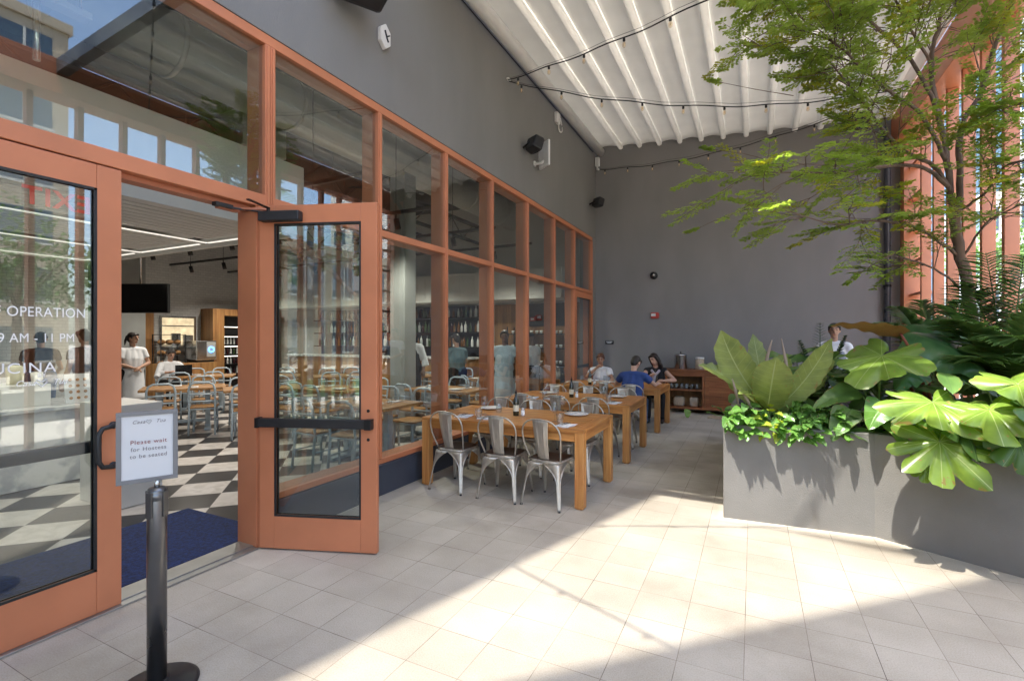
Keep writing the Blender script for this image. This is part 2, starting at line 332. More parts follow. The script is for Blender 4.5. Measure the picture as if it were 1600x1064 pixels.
M['red']=mat('alarm_red',(.5,.06,.045),.4); M['redtxt']=mat('exit_red',(.8,.10,.09),.5,emit=.06)
M['acrylic']=glassmat('clear_acrylic',(.93,.95,.95),.03)
M['inwall']=mat('interior_white_wall',(.6,.59,.57),.7,var=.05,scale=2)
M['indark']=mat('interior_dark_ceiling',(.03,.029,.03),.8,var=.3,scale=3)
M['ingrey']=mat('interior_concrete_column',(.30,.31,.30),.8,var=.12,scale=2,bump=.1)
M['tile']=bricktile('white_subway_tile',(.62,.61,.59),(.55,.54,.53),(.35,.34,.33),.15,.075,.003)
M['chalk']=mat('blackboard',(.025,.026,.032),.7)
M['duct']=mat('galvanised_duct',(.55,.56,.54),.45,metal=.35,var=.08,scale=4)
M['screen']=mat('tv_screen',(.006,.006,.007),.12)
M['lamp']=emitmat('downlight_glow',(1,.9,.75),2); M['cove']=emitmat('cove_strip_glow',(1,.95,.86),.14); M['shelf']=emitmat('cooler_strip_glow',(1,.93,.82),.4); M['icon']=emitmat('machine_screen_glow',(.1,.35,.9),.8)
for i,(n,c) in enumerate(dict(bottlegreen=(.05,.09,.03),bottleamber=(.22,.09,.02),bottleclear=(.5,.52,.5),bottlewine=(.06,.015,.02)).items()): M[n]=mat(n,c,.12,var=.2)
M['wicker']=mat('wicker_tray',(.5,.40,.29),.8,var=.25,scale=60,bump=.6,bscale=150)
M['bread']=mat('baked_bread',(.38,.2,.08),.8,var=.3,scale=12,bump=.4,bscale=30)
M['bark']=mat('grey_brown_bark',(.17,.115,.085),.9,var=.4,scale=9,bump=1,bscale=28,stretch=(1,1,.35))
M['skin']=mat('skin_light',(.55,.33,.24),.5,var=.06,scale=8); M['skind']=mat('skin_brown',(.17,.09,.06),.5,var=.08); M['skinm']=mat('skin_olive',(.42,.24,.16),.5,var=.06)
M['hairb']=mat('hair_black',(.018,.013,.011),.45,var=.3,scale=30,stretch=(1,1,.2)); M['hairr']=mat('hair_auburn',(.10,.038,.018),.45,var=.4,scale=30,stretch=(1,1,.2))
M['tee']=mat('cloth_white',(.72,.73,.75),.9,var=.06,scale=6,bump=.25,bscale=14); M['navy']=mat('cloth_royal_blue',(.035,.07,.23),.9,var=.15,scale=5,bump=.3,bscale=12)
M['blackcloth']=mat('cloth_black',(.018,.017,.019),.9,var=.2,bump=.2,bscale=14); M['denim']=mat('denim_blue',(.06,.12,.24),.9,var=.25,scale=25); M['lightblue']=mat('cloth_light_blue',(.42,.53,.6),.9,var=.1,bump=.3,bscale=14); M['teal']=mat('cloth_teal_grey',(.10,.16,.18),.9,var=.12); M['scarf']=mat('scarf_lilac',(.42,.36,.42),.9,var=.15); M['apronst']=mat('apron_stripe_grey',(.25,.27,.3),.9,var=.3,scale=40,stretch=(1,1,.02)); M['eye']=mat('eye_dark',(.01,.008,.007),.2); M['lip']=mat('lip_pink',(.4,.13,.11),.5); M['shoe']=mat('shoe_dark',(.03,.028,.028),.5)
M['asphalt']=mat('street_asphalt',(.06,.06,.062),.9,var=.25,scale=3,bump=.3,bscale=40); M['sand']=mat('pale_concrete_plaza',(.6,.55,.47),.9,var=.12,scale=1.2)
M['bwhite']=mat('pale_building_render',(.62,.60,.55),.8,var=.07,scale=.4); M['btan']=mat('tan_building_render',(.46,.38,.28),.8,var=.08,scale=.4); M['bglass']=mat('far_window_glass',(.05,.08,.11),.08,spec=.9)
M['bwhite2']=mat('white_panel_paint',(.62,.61,.58),.55,var=.03)
M['kitch']=mat('kitchen_glow_wall',(.5,.4,.25),.6,var=.3,scale=5,emit=.25)  # wall colour glows by itself in place of kitchen lighting
M['bronze']=mat('dark_bronze_paint',(.07,.05,.042),.5,var=.1)
M['skytower']=mat('sky_blue_tower',(.11,.19,.27),.25,var=.08,scale=.2)  # blue stands in for the sky colour between the fins
M['tint']=glassmat('sun_dimming_sheet',(.48,.47,.455),.05)  # for the added pane that weakens direct sun
M['lawn']=mat('lawn_grass',(.06,.12,.03),.95,var=.35,scale=14,bump=.6,bscale=60)
# leaf pigments
M['Lnest']=leafmat('nest_plant_leaf',(.24,.31,.085),(.38,.43,.17),'blade',11,.32)
M['Lpothos']=leafmat('pothos_leaf',(.12,.27,.055),(.28,.45,.16),'blade',5,.3,.25)
M['Lpothosy']=leafmat('pothos_lime_leaf',(.33,.43,.05),(.55,.6,.2),'blade',5,.35,.25)
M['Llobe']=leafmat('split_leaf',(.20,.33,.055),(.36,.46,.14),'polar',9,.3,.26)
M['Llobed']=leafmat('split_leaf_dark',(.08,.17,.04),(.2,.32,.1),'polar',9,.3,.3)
M['Lear']=leafmat('elephant_ear_leaf',(.075,.2,.075),(.10,.2,.08),'blade',8,.2,.3,under=(.25,.135,.055))
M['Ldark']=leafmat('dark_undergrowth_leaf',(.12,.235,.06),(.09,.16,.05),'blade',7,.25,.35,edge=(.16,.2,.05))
M['Lpalm']=leafmat('palm_leaf',(.16,.28,.09),(.09,.17,.06),'blade',1,.25,.35)
M['Ltree']=leafmat('feathery_tree_leaf',(.32,.44,.10),(.40,.52,.16),'blade',1,.5,.5)
M['Ltree2']=leafmat('feathery_tree_leaf_yellow',(.38,.42,.06),(.5,.5,.12),'blade',1,.42,.5)
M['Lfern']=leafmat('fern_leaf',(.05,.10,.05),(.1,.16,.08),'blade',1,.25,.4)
M['stem']=mat('red_leaf_stem',(.26,.06,.035),.45); M['stemg']=mat('green_leaf_stem',(.16,.25,.07),.45); M['spike']=mat('tan_flower_spike',(.30,.23,.17),.7)
# ================= SETTING =================
def flat(name,poly,z,m):
    mb=MB(); mb.add([(x,y,z) for x,y in poly],[tuple(range(len(poly)))]); return struct(mb.build(name,m))
def rect(x0,x1,y0,y1): return [(x0,y0),(x1,y0),(x1,y1),(x0,y1)]
flat('ground',rect(-150,150,-150,150),-.16,M['sand'])
tb=MB(); tb.box(-3.43,3.1,-6,11.6,-.15,0); struct(tb.build('terrace_floor',M['paver']))
flat('street',rect(6.5,14.5,-140,140),-.152,M['asphalt']); flat('street',rect(-140,6.4,-24,-16),-.152,M['asphalt'])
flat('lawn',rect(-14,6,-15.5,-9),-.148,M['lawn'])
# interior floor: laid on the diagonal
fl=MB(); o=Vector((-4.669,2.885)); c45=math.cos(R(45))
loc=[]
for x,y in rect(-15,-3.6,-4,11.5):
    d=Vector((x,y))-o; loc.append((d.x*c45+d.y*c45,-d.x*c45+d.y*c45,0))
fl.add(loc,[(0,1,2,3)]); f=fl.build('checkered_floor',M['check']); f.location=(o.x,o.y,-.004); f.rotation_euler=(0,0,R(45)); struct(f)
# ================= FACADE =================
FX=-3.43
w=MB(); w.box(-3.75,FX+.008,-6,11.47,4.012,7.2)
fw=w.build('facade_wall',M['stucco'],bevel=.004); tag(fw,'grey plaster wall above the orange framed windows','wall')
j=MB(); j.box(-3.75,FX+.008,11.245,11.47,0,4.01); j.build('wall_pier',M['stuccodark'],fw)
b=MB(); b.box(-3.70,FX+.008,2.602,11.243,0,.3); b.box(-3.70,FX+.02,2.602,11.243,.3,.318)
b.box(-3.70,FX+.008,-6,.56,0,.3); b.build('base_plinth',M['basewall'],fw,bevel=.003)
w=MB(); w.box(-3.75,2.75,11.47,11.85,0,7.2)
bw=w.build('end_wall',M['stuccodark']); tag(bw,'dark charcoal end wall behind the diners and sideboard','wall')
# storefront frame
sf=thing('storefront','long orange metal storefront with glazed bays and double doors','storefront',(FX,0,0))
def sbox(mb,x0,x1,y0,y1,z0,z1): mb.box(x0,x1,y0,y1,z0,z1)
ys=[-5.2,-4.0,-2.8,-1.6,-.5]  # bays running on behind the camera
D=-.22
fr=MB()
fr.box(D,0,-6,11.243,3.93,4.01)                      # head
fr.box(D,.004,.52,2.60,2.64,2.74)                      # door transom
fr.box(D,.0,2.645,11.2,2.665,2.735); fr.box(D,0,-6,.52,2.665,2.735)
fr.box(D,0,2.645,9.915,.322,.372); fr.box(D,0,-6,.52,.322,.372)
fr.build('frame_rail',M['orange'],sf,bevel=.004)
def mull(y0,y1,z0,z1,n='mullion'):
    a=MB(); a.box(D+.002,.003,y0,y1,z0,z1); a.box(.0031,.012,y0+.012,y1-.012,z0+.01,z1-.01); return a.build(n,M['orange'],sf,bevel=.003)
ym=[3.868,5.079,6.28,7.53,8.78,9.95]
for y in ym: mull(y-.029,y+.029,.376,3.927)
mull(2.556,2.601,.0,3.927,'door_jamb'); mull(2.604,2.646,.322,3.927)
mull(2.476,2.553,.0,2.637,'door_jamb'); mull(.52,.60,0,3.927,'door_jamb')
mull(11.19,11.24,0,3.927)
for y in ys: mull(y-.029,y+.029,.376,3.927)
def pane(y0,y1,z0,z1,x=-.035,parent=sf,n='window'):
    a=MB(); a.box(x-.006,x,y0,y1,z0,z1); return a.build(n,M['glass'],parent)
edges=[2.646]+ym+[11.19]
for i in range(len(edges)-1):
    a=edges[i]+.02; c=edges[i+1]-.02
    pane(a,c,2.735,3.93)
    if i<6: pane(a,c,.372,2.665)
pane(.60,2.556,2.74,3.93)
e2=[-6]+ys+[.52]
for i in range(len(e2)-1): pane(e2[i]+.02,e2[i+1]-.02,2.735,3.93); pane(e2[i]+.02,e2[i+1]-.02,.372,2.665)
def door(name,label,hinge,ang,width,z1=2.632,parent=None):
    d=bpy.data.objects.new(name,None); COL.objects.link(d); d.parent=sf; d['label']=label
    d.location=(hinge[0]-FX,hinge[1],0); d.rotation_euler=(0,0,ang)   # local +x runs from hinge to lock stile
    st=.125; t=.022
    f=MB()
    f.box(0,st,-t,t,.012,z1); f.box(width-st,width,-t,t,.012,z1)
    f.box(st,width-st,-t,t,z1-.145,z1); f.box(st,width-st,-t,t,.012,.265)
    f.build('door_frame',M['orange'],d,bevel=.004)
    g=MB(); g.box(st,width-st,-.004,.004,.265,z1-.145); g.build('door_pane',M['glass'],d)
    k=MB()
    for s in (-1,1):
        y0,y1=sorted((s*.0225,s*.012))
        k.box(st-.002,st+.012,y0,y1,.258,z1-.138); k.box(width-st-.012,width-st+.002,y0,y1,.258,z1-.138); k.box(st,width-st,y0,y1,.258,.272); k.box(st,width-st,y0,y1,z1-.152,z1-.138)
    k.build('glazing_gasket',M['black'],d)
    return d
def pushbar(d,w,s):
    p=MB(); a,b_=sorted((s*.03,s*.078)); p.box(.02,w-.03,a,b_,.945,1.012); p.build('push_bar',M['black'],d,bevel=.006)
    e=MB(); a,b_=sorted((s*.0226,s*.084)); e.box(w-.075,w-.022,a,b_,.94,1.017); e.box(.0,.03,a,b_,.94,1.017); e.build('push_bar_cap',M['blackmetal'],d,bevel=.004)
ANG=math.atan2(2.789-2.472,-2.516+3.401)
od=door('door','open orange framed glass door swung outward with black push bar',(-3.405,2.50),ANG,.94)
pushbar(od,.94,-1)
c=MB(); c.box(.035,.36,-.095,-.024,2.50,2.575); c.build('door_closer',M['black'],od,bevel=.008)
c=MB(); c.tube([(.1,-.06,2.578),(.1,-.06,2.60)],.012); c.box(.09,.115,-.30,-.06,2.598,2.606); c.build('closer_arm',M['blackmetal'],od)
k=MB()
for z in (.86,1.075): k.tube([(.875,-.0221,z),(.875,-.026,z)],.012,12)
k.build('bolt',M['blackmetal'],od)
cd=door('door','closed orange framed glass door with white opening hours lettering',(FX-.022,.652),R(90),.936)
pushbar(cd,.936,1)
h=MB(); x=.936-.045
h.tube([(x,-.022,1.10),(x,-.05,1.10),(x-.02,-.062,1.10),(x-.07,-.064,1.092),(x-.088,-.064,1.06),(x-.09,-.064,.98),(x-.088,-.064,.90),(x-.07,-.064,.868),(x-.02,-.062,.86),(x,-.05,.86),(x,-.022,.86)],.014,10)
h.lathe([(.0,0),(.022,0),(.022,.006),(0,.006)],(x,-.023,1.10),12,M=Matrix.Rotation(R(90),3,'X')); h.lathe([(.0,0),(.022,0),(.022,.006),(0,.006)],(x,-.023,.86),12,M=Matrix.Rotation(R(90),3,'X'))
h.build('door_pull',M['black'],cd)
# lettering: local door x runs +y in the world, seen from local -y
def dtext(b_,size,x,z,al='RIGHT',sp=1.05,sh=0,sx=1): return text('lettering',b_,size,Matrix.Translation((x,-.0065,z))@Matrix.Rotation(R(90),4,'X')@Matrix.Diagonal((sx,1,1,1)),M['vinyl'],cd,al,.0006,sh,sp)
dtext('HOURS OF OPERATION',.074,.765,1.757,sx=.78)
dtext('DAILY 9 AM - 11 PM',.068,.715,1.618,sx=.78)
dtext('CUCINA',.078,.632,1.458,sp=1.1)
dtext('BY',.03,.572,1.418,'CENTER'); dtext('Casa      Tua',.042,.572,1.378,'CENTER',1,.35)
hm=MB(); hm.tube([(.572,-.0062,1.355),(.548,-.0062,1.382),(.553,-.0062,1.395),(.572,-.0062,1.382),(.591,-.0062,1.395),(.596,-.0062,1.382)],.0035,5,closed=True); hm.build('heart_mark',M['vinyl'],cd)
# third leaf at the far end of the facade
ed=door('door','narrow far end glass door with pale orange edge',(FX-.022,9.985),R(90),1.2,2.655); pushbar(ed,1.2,1)
# header track and catch over the open doorway
t=MB(); t.box(-.16,-.06,.66,2.47,2.605,2.638); t.box(-.10,-.05,2.22,2.38,2.57,2.604); t.tube([(-.06,2.3,2.585),(.06,2.46,2.60),(.12,2.52,2.60)],.008,6); t.build('door_track',M['orangedark'],sf)
t=MB(); t.box(-.075,-.02,2.18,2.31,2.575,2.604); t.tube([(-.04,2.26,2.58),(.02,2.48,2.592),(.10,2.515,2.60)],.009,6); t.build('track_catch',M['black'],sf,bevel=.004)
t=MB(); t.box(-.2,.03,.60,2.475,.001,.012); t.box(-.2,-.03,.60,2.475,.012,.02); t.build('threshold',M['alum'],sf,bevel=.002)
# ================= AWNING =================
X0,X1=-3.36,2.25; Y0,Y1=3.60,11.474
def zc(x): return 6.13-.0725*(x+3.36)
aw=thing('awning_roof','white pleated fabric awning roof over the terrace','awning',(0,0,0))
ribx=[-2.81+.447*i for i in range(12)]
bounds=[X0]+ribx+[X1+.1]
for i in range(len(bounds)-1):
    a,c=bounds[i]+(.049 if i else 0),bounds[i+1]-(.049 if i<len(ribx) else 0); mb=MB()
    def fn(u,v,a=a,c=c):
        x=a+(c-a)*v; y=Y0+(Y1-Y0)*u
        return (x,y,zc(x)+.075+.03*math.sin(PI*v)+.006*math.sin(y*2.1+x*3)*math.sin(PI*v))
    mb.grid(fn,30,6); mb.build('fabric_panel',M['fabric'],aw,solid=.004)
for x in ribx:
    mb=MB(); zz=zc(x)+.075
    mb.grid(lambda u,v:(x+.05*math.cos(PI*(1-v))*(1 if abs(v-.5)<.42 else 1.0),Y0+(Y1-Y0)*u,zz-.045*math.sin(PI*v)**.7-.035*(1 if .02<v<.98 else 0)),1,18); mb.build('batten',M['rib'],aw,solid=.004)
mb=MB(); mb.tube([(-3.30,Y0,6.10),(-3.30,Y1,6.10)],.10,18); mb.build('side_roll',M['rib'],aw)
mb=MB(); mb.tube([(-3.395,Y0,6.02),(-3.395,Y1-.3,6.02)],.01,6); mb.build('edge_cable',M['wire'],aw)
mb=MB(); mb.box(-3.4,X1+.1,Y0-.14,Y0,5.66,5.86,Matrix.Rotation(math.atan(.0725),4,'Y')); mb.build('front_beam',M['signgrey'],aw)
for o_ in aw.children:
    if o_.name.startswith('front_beam'): o_.location=(0,0,.06)
# ================= FIN SCREEN =================
sc=thing('fin_screen','tall terracotta screen of upright fins along the terrace side','screen',(2.55,0,0))
fy=[10.42,9.80,9.19,8.60,8.0,7.40,6.8,6.2,5.6,5.0,4.4,3.8,3.2,2.6,2.0,1.4,.8,.2,-.4,-1.,-1.6,-2.2,-2.8]
for y in fy:
    a=MB(); a.box(0,.13,y,y+.075,0,5.255); a.build('fin',M['orange'],sc,bevel=.003)
a=MB(); a.box(-.2,.22,-3.2,11.46,5.26,5.78); a.build('edge_beam',M['orange'],sc,bevel=.006)
a=MB(); a.box(-.06,.2,11.22,11.465,0,5.255); a.build('end_post',M['orange'],sc,bevel=.004)
for i in range(8):
    z=1.2+.585*i
    a=MB(); a.box(.02,.16,10.50,11.215,z,z+.05); a.build('rung',M['orange'],sc,bevel=.003)
# end screen behind the camera: posts seen mirrored in the open door
es=thing('post_screen','open row of dark upright posts across the terrace mouth','screen',(0,-3.0,0))
for x in (-2.9,-2.25,-1.6,-.95,1.2,1.85):
    a=MB(); a.box(x,x+.12,-.06,.06,0,5.2); a.build('post',M['bronze'],es,bevel=.003)
a=MB(); a.box(-3.4,2.6,-.12,.12,5.205,5.6); a.build('edge_beam',M['bronze'],es,bevel=.004)
# unseen diagonal slab added overhead, shaped to cast shade around a sunlit wedge
LX,LY=.17,.29; ZC=12.0
def up(x,y): return (x-LX*ZC,y-LY*ZC)
apex=up(-2.23,.86); e1=up(-.85,5.33); e2=up(2.35,5.25)
ca=MB(); n=Vector((.675,-.738))*8.0
pl=[apex,(apex[0]+n.x-.9,apex[1]+n.y-.8),(e2[0]+n.x,e2[1]+n.y),e2]
ca.prism(pl,ZC,ZC+.3)
pl2=[apex,e1,(e1[0]-2.2,e1[1]),(apex[0]-2.2,apex[1]-1.2),(apex[0]+n.x-.9,apex[1]+n.y-.8)]
ca.prism(pl2,ZC+.002,ZC+.3)
oc=tag(ca.build('shade_caster_slab',M['bwhite']),'unseen pale slab added high above the terrace to shade around a sunlit wedge','canopy')
gp=MB(); gl_=[up(*p) for p in ((-2.23,.86),(1.62,4.585),(1.55,4.42),(.87,4.77),(-.27,4.70),(-.27,5.5),(-.83,5.5),(-.85,5.33))]; gp.add([(x,y,ZC+.16) for x,y in gl_],[tuple(range(8))]); gp.build('sun_dimmer_panel',M['tint'],oc)  # added pane, dims the direct sun on the paving
# pipe, wall fixtures
p=MB(); p.tube([(2.28,11.40,0),(2.28,11.40,5.2),(2.26,11.3,5.36),(2.15,11.0,5.45)],.055,14); dp=p.build('downpipe',M['bluepipe']); tag(dp,'dark vertical downpipe in the corner beside the fin screen','pipe')
q=MB()
for z in (1.0,2.6,4.3): q.lathe([(.058,-.02),(.066,-.02),(.066,.02),(.058,.02)],(2.28,11.40,z),14); q.box(2.26,2.30,11.44,11.468,z-.02,z+.02)
q.build('pipe_bracket',M['blackmetal'],dp)
def speaker(loc,s,rz,tilt,label):
    t=thing('wall_speaker',label,'speaker',loc,0,'wall speakers')
    Mx=Matrix.Rotation(rz,4,'Z')@Matrix.Rotation(tilt,4,'X')
    a=MB(); pr=[(-.5,-.34),(.5,-.34),(.42,.36),(-.42,.36)]
    vs=[Mx@Vector((x*s,yy*s*.8,z*s)) for (x,yy) in pr for z in (-.36,.36)]
    a.add(vs,[(0,2,3,1),(2,4,5,3),(4,6,7,5),(6,0,1,7),(0,6,4,2),(1,3,5,7)]); a.build('cabinet',M['black'],t,bevel=s*.09)
    g=MB(); g.grid(lambda u,v:Mx@Vector(((v-.5)*s*.9,-.275*s-.05*s*math.sin(PI*v),(u-.5)*s*.62)),6,8); g.build('grille',M['blackmetal'],t,solid=.004)
    h=MB(); h.tube([Mx@Vector((0,.25*s,0)),(-abs(loc[0]-FX)+.005 if loc[0]<-3 else 0,0 if loc[0]<-3 else .3,-.02)],.02,8); h.build('bracket',M['blackmetal'],t)
    return t
speaker((-3.18,3.33,4.86),.50,R(60),R(-20),'large black speaker at the upper left above the big transom pane')
speaker((-3.22,7.32,4.80),.30,R(150),R(18),'black speaker beside the white antenna panel on grey wall')
speaker((-3.22,10.98,4.76),.27,R(150),R(18),'small black speaker near the wall corner above the end window')
speaker((1.62,10.4,5.45),.42,R(20),R(25),'black speaker hung under the orange beam behind tree leaves')
# white antenna panel
t=thing('antenna_panel','thin white antenna panel on a bracket beside the black speaker','antenna',(-3.25,7.82,4.80))
a=MB(); a.box(-.02,.02,-.16,.16,-.22,.22,Matrix.Rotation(R(55),4,'Z')); a.build('panel',M['white'],t,bevel=.012)
a=MB(); a.tube([(-.16,-.06,-.15),(-.05,-.05,-.16),(0,0,-.1)],.025,8); a.lathe([(0,0),(.05,0),(.05,.02),(0,.02)],(-.165,-.06,-.15),12,M=Matrix.Rotation(R(90),3,'Y')); a.build('bracket',M['white'],t)
# small white box with dark clip
t=thing('wall_sensor','small white hexagonal wall sensor above the second window','sensor',(FX+.01,3.89,4.71))
hx=[(.10*math.sin(R(60*k))*.85,.13*math.cos(R(60*k))) for k in range(6)]
a=MB(); vs=[(x,y_,z_) for x in (0,.05) for (y_,z_) in hx]; a.add(vs,[tuple(range(6)),tuple(range(11,5,-1))]+[(i,6+i,6+(i+1)%6,(i+1)%6) for i in range(6)]); a.build('case',M['white'],t,bevel=.008)
a=MB(); a.tube([(.055,-.02,.05),(.055,.01,-.02),(.055,.03,-.05)],.009,6); a.tube([(.055,.01,-.0),(.055,.05,.03)],.007,6); a.build('clip',M['black'],t)
# cable box and small camera
t=thing('cable_box','white junction box with a looped cable under the awning roll','box',(FX+.01,8.80,5.86))
a=MB(); a.box(0,.07,-.08,.08,-.1,.1); a.build('case',M['white'],t,bevel=.01)
a=MB(); a.tube([(.08+.01*math.sin(k),.09*math.cos(k*.5)+.05,-.13-.13*math.sin(k*.5)) for k in range(13)],.01,6); a.build('cable_loop',M['white'],t)
t=thing('corner_camera','small white camera bracket at the wall corner','camera',(-3.40,11.38,5.83))
a=MB(); a.box(0,.10,-.05,.05,-.09,.12); a.build('case',M['white'],t,bevel=.015)
a=MB(); a.tube([(.05,-.02,-.09),(.05,-.02,-.17),(.1,-.06,-.19)],.022,8); a.build('arm',M['white'],t)
t=thing('wall_light','round black lamp on the charcoal end wall','lamp',(-2.04,11.465,3.05))
a=MB(); a.lathe([(0,0),(.085,0),(.085,.05),(.06,.10),(0,.11)],(0,0,0),20,M=Matrix.Rotation(R(90),3,'X')); a.build('housing',M['black'],t)
a=MB(); a.ball((0.01,-.10,.0),.035); a.build('lens',M['inox'],t)
t=thing('fire_alarm','red fire alarm strobe on the charcoal end wall','alarm',(-2.02,11.468,2.135))
a=MB(); a.box(-.085,.085,-.05,0,-.07,.07); a.box(.03,.10,-.08,-.01,-.05,.05); a.build('case',M['red'],t,bevel=.012)
a=MB(); a.box(-.075,.06,-.056,-.0502,-.02,.045); a.build('strobe',M['white'],t,bevel=.003)
t=thing('wall_plate','small black plate with pale lettering on end wall','sign',(-3.08,11.468,1.515))
a=MB(); a.box(-.1,.1,-.02,0,-.045,.045); a.build('plate',M['black'],t,bevel=.004)
a=MB()
for z,wd in ((.018,.08),(0,.07),(-.018,.045)): a.box(-wd,wd,-.023,-.0203,z-.004,z+.004)
a.build('label_strip',M['vinyl'],t)
# ================= STRING LIGHTS =================
def strand(label,P0,P1,sag,n,off=.3):
    t=thing('string_lights',label,'string lights',(0,0,0),0,'string lights over the terrace')
    P0,P1=Vector(P0),Vector(P1); L=(P1-P0).length
    def pt(u,k=0): p=P0.lerp(P1,u); p.z-=4*sag*u*(1-u)+k+.012*math.sin(u*37); return p
    a=MB(); a.tube([pt(i/40) for i in range(41)],.009,6); a.tube([pt(i/24,-.02)+Vector((0,0,.03*math.sin(PI*i/24))) for i in range(25)],.003,4); a.build('cable',M['wire'],t)
    for i in range(n):
        u=(off+.62*i)/L
        if u>.99: break
        p=pt(u)
        b=MB(); b.lathe([(.0,0),(.016,0),(.018,-.045),(.012,-.05),(.0,-.05)],p,10); s_=b.build('socket',M['black'],t)
        b=MB(); b.lathe([(.010,-.048),(.020,-.065),(.027,-.09),(.022,-.115),(.008,-.128),(0.0,-.129)],p,12); b.build('bulb',M['bulb'],s_)
        b=MB(); b.ball(p+Vector((0,0,-.085)),(.009,.009,.024),6,5); b.build('filament',M['filament'],s_)
    h=MB(); h.lathe([(0,0),(.03,0),(.03,.02),(0,.02)],P0,10); h.build('wall_hook',M['white'],t)
    return t
strand('string lights rising from the wall hook toward the camera',(-3.41,6.737,5.63),(2.38,4.75,5.45),.22,9,.22)
strand('string lights running from the shared wall hook to the far beam',(-3.41,6.76,5.62),(2.38,9.3,5.45),.38,9,.2)
strand('string lights hung across the end wall from the corner bracket',(-3.33,11.36,5.66),(2.38,9.36,5.5),.30,9,.2)
strand('near string lights that cast their shadow on the sunlit paving',(-3.41,1.88,5.63),(2.38,4.7,5.45),.2,9,.25)
strand('string lights above the entrance doors',(-3.41,1.84,5.63),(2.38,-.2,5.45),.2,9,.25)
# ================= PLANTER =================
pl=thing('planter','long grey concrete planter box holding lush green plants','planter',(0,0,0))
outer=[(-.24,4.78),(.89,4.86),(1.64,4.47),(2.38,4.02),(2.42,8.2),(-.22,8.2)]
def inset(poly,d):
    c=Vector((sum(p[0] for p in poly)/len(poly),sum(p[1] for p in poly)/len(poly))); return [tuple(Vector(p)+(c-Vector(p)).normalized()*d) for p in poly]
inn=inset(outer,.1)
a=MB(); n=len(outer)
vs=[(x,y,0) for x,y in outer]+[(x,y,.84) for x,y in outer]+[(x,y,.84) for x,y in inn]+[(x,y,.74) for x,y in inn]
fs=[]
for r in range(3):
    for i in range(n): j=(i+1)%n; fs.append((r*n+i,r*n+j,(r+1)*n+j,(r+1)*n+i))
a.add(vs,fs); a.build('planter_wall',M['concrete'],pl,bevel=.008)
a=MB(); a.grid(lambda u,v:(0,0,0),1,1) if False else None
a.add([(x,y,.76) for x,y in inset(outer,.06)],[tuple(range(n))]); a.build('soil',M['soil'],pl)
# ================= TERRACE FURNITURE =================
def table(label,y0,y1):
    x0,x1=-3.28,-1.42; t=thing('dining_table',label,'table',((x0+x1)/2,(y0+y1)/2,0),0,'teak tables on the terrace')
    hx,hy=(x1-x0)/2,(y1-y0)/2; lw=.09; H=.75
    def part(n,m,f,bv=.004):
        a=MB(); f(a); return a.build(n,m,t,bevel=bv)
    for sx in (-1,1):
        for sy in (-1,1):
            a=MB(); xa,xb=sorted((sx*hx,sx*(hx-lw))); ya,yb=sorted((sy*hy,sy*(hy-lw))); a.box(xa,xb,ya,yb,0.012,H-.03); a.box(xa+.012,xb-.012,ya+.012,yb-.012,0,.012); a.build('leg',M['teakz'],t,bevel=.006)
    for s in (-1,1):
        part('apron',M['teak'],lambda a:a.box(-hx+lw,hx-lw,*sorted((s*hy-s*.012,s*hy-s*.036)),H-.115,H-.03))
        part('apron',M['teaky'],lambda a:a.box(*sorted((s*hx-s*.012,s*hx-s*.036)),-hy+lw,hy-lw,H-.115,H-.03))
    top=MB(); bw=.11
    for s in (-1,1):
        ya,yb=sorted((s*hy,s*(hy-bw))); top.box(-hx,hx,ya,yb,H-.03,H)
    n=8; yy=-hy+bw+.003; w=(2*(hy-bw)-.006)/n
    for i in range(n): top.box(-hx+bw+.003,hx-bw-.003,yy+w*i+.0015,yy+w*(i+1)-.0015,H-.03,H-.0005)
    a=top.build('tabletop',M['teak'],t,bevel=.003)
    for s in (-1,1):
        e=MB(); xa,xb=sorted((s*hx-s*.0008,s*(hx-bw))); e.box(xa,xb,-hy+bw+.002,hy-bw-.002,H-.03,H-.0003); e.build('end_board',M['teaky'],t,bevel=.003)
    return t
table('long teak table nearest the open door, with three metal chairs in front',4.37,5.44)
table('middle teak table between the nearest and the diners\' table',6.25,7.39)
table('far teak table where the three diners sit',8.50,9.66)
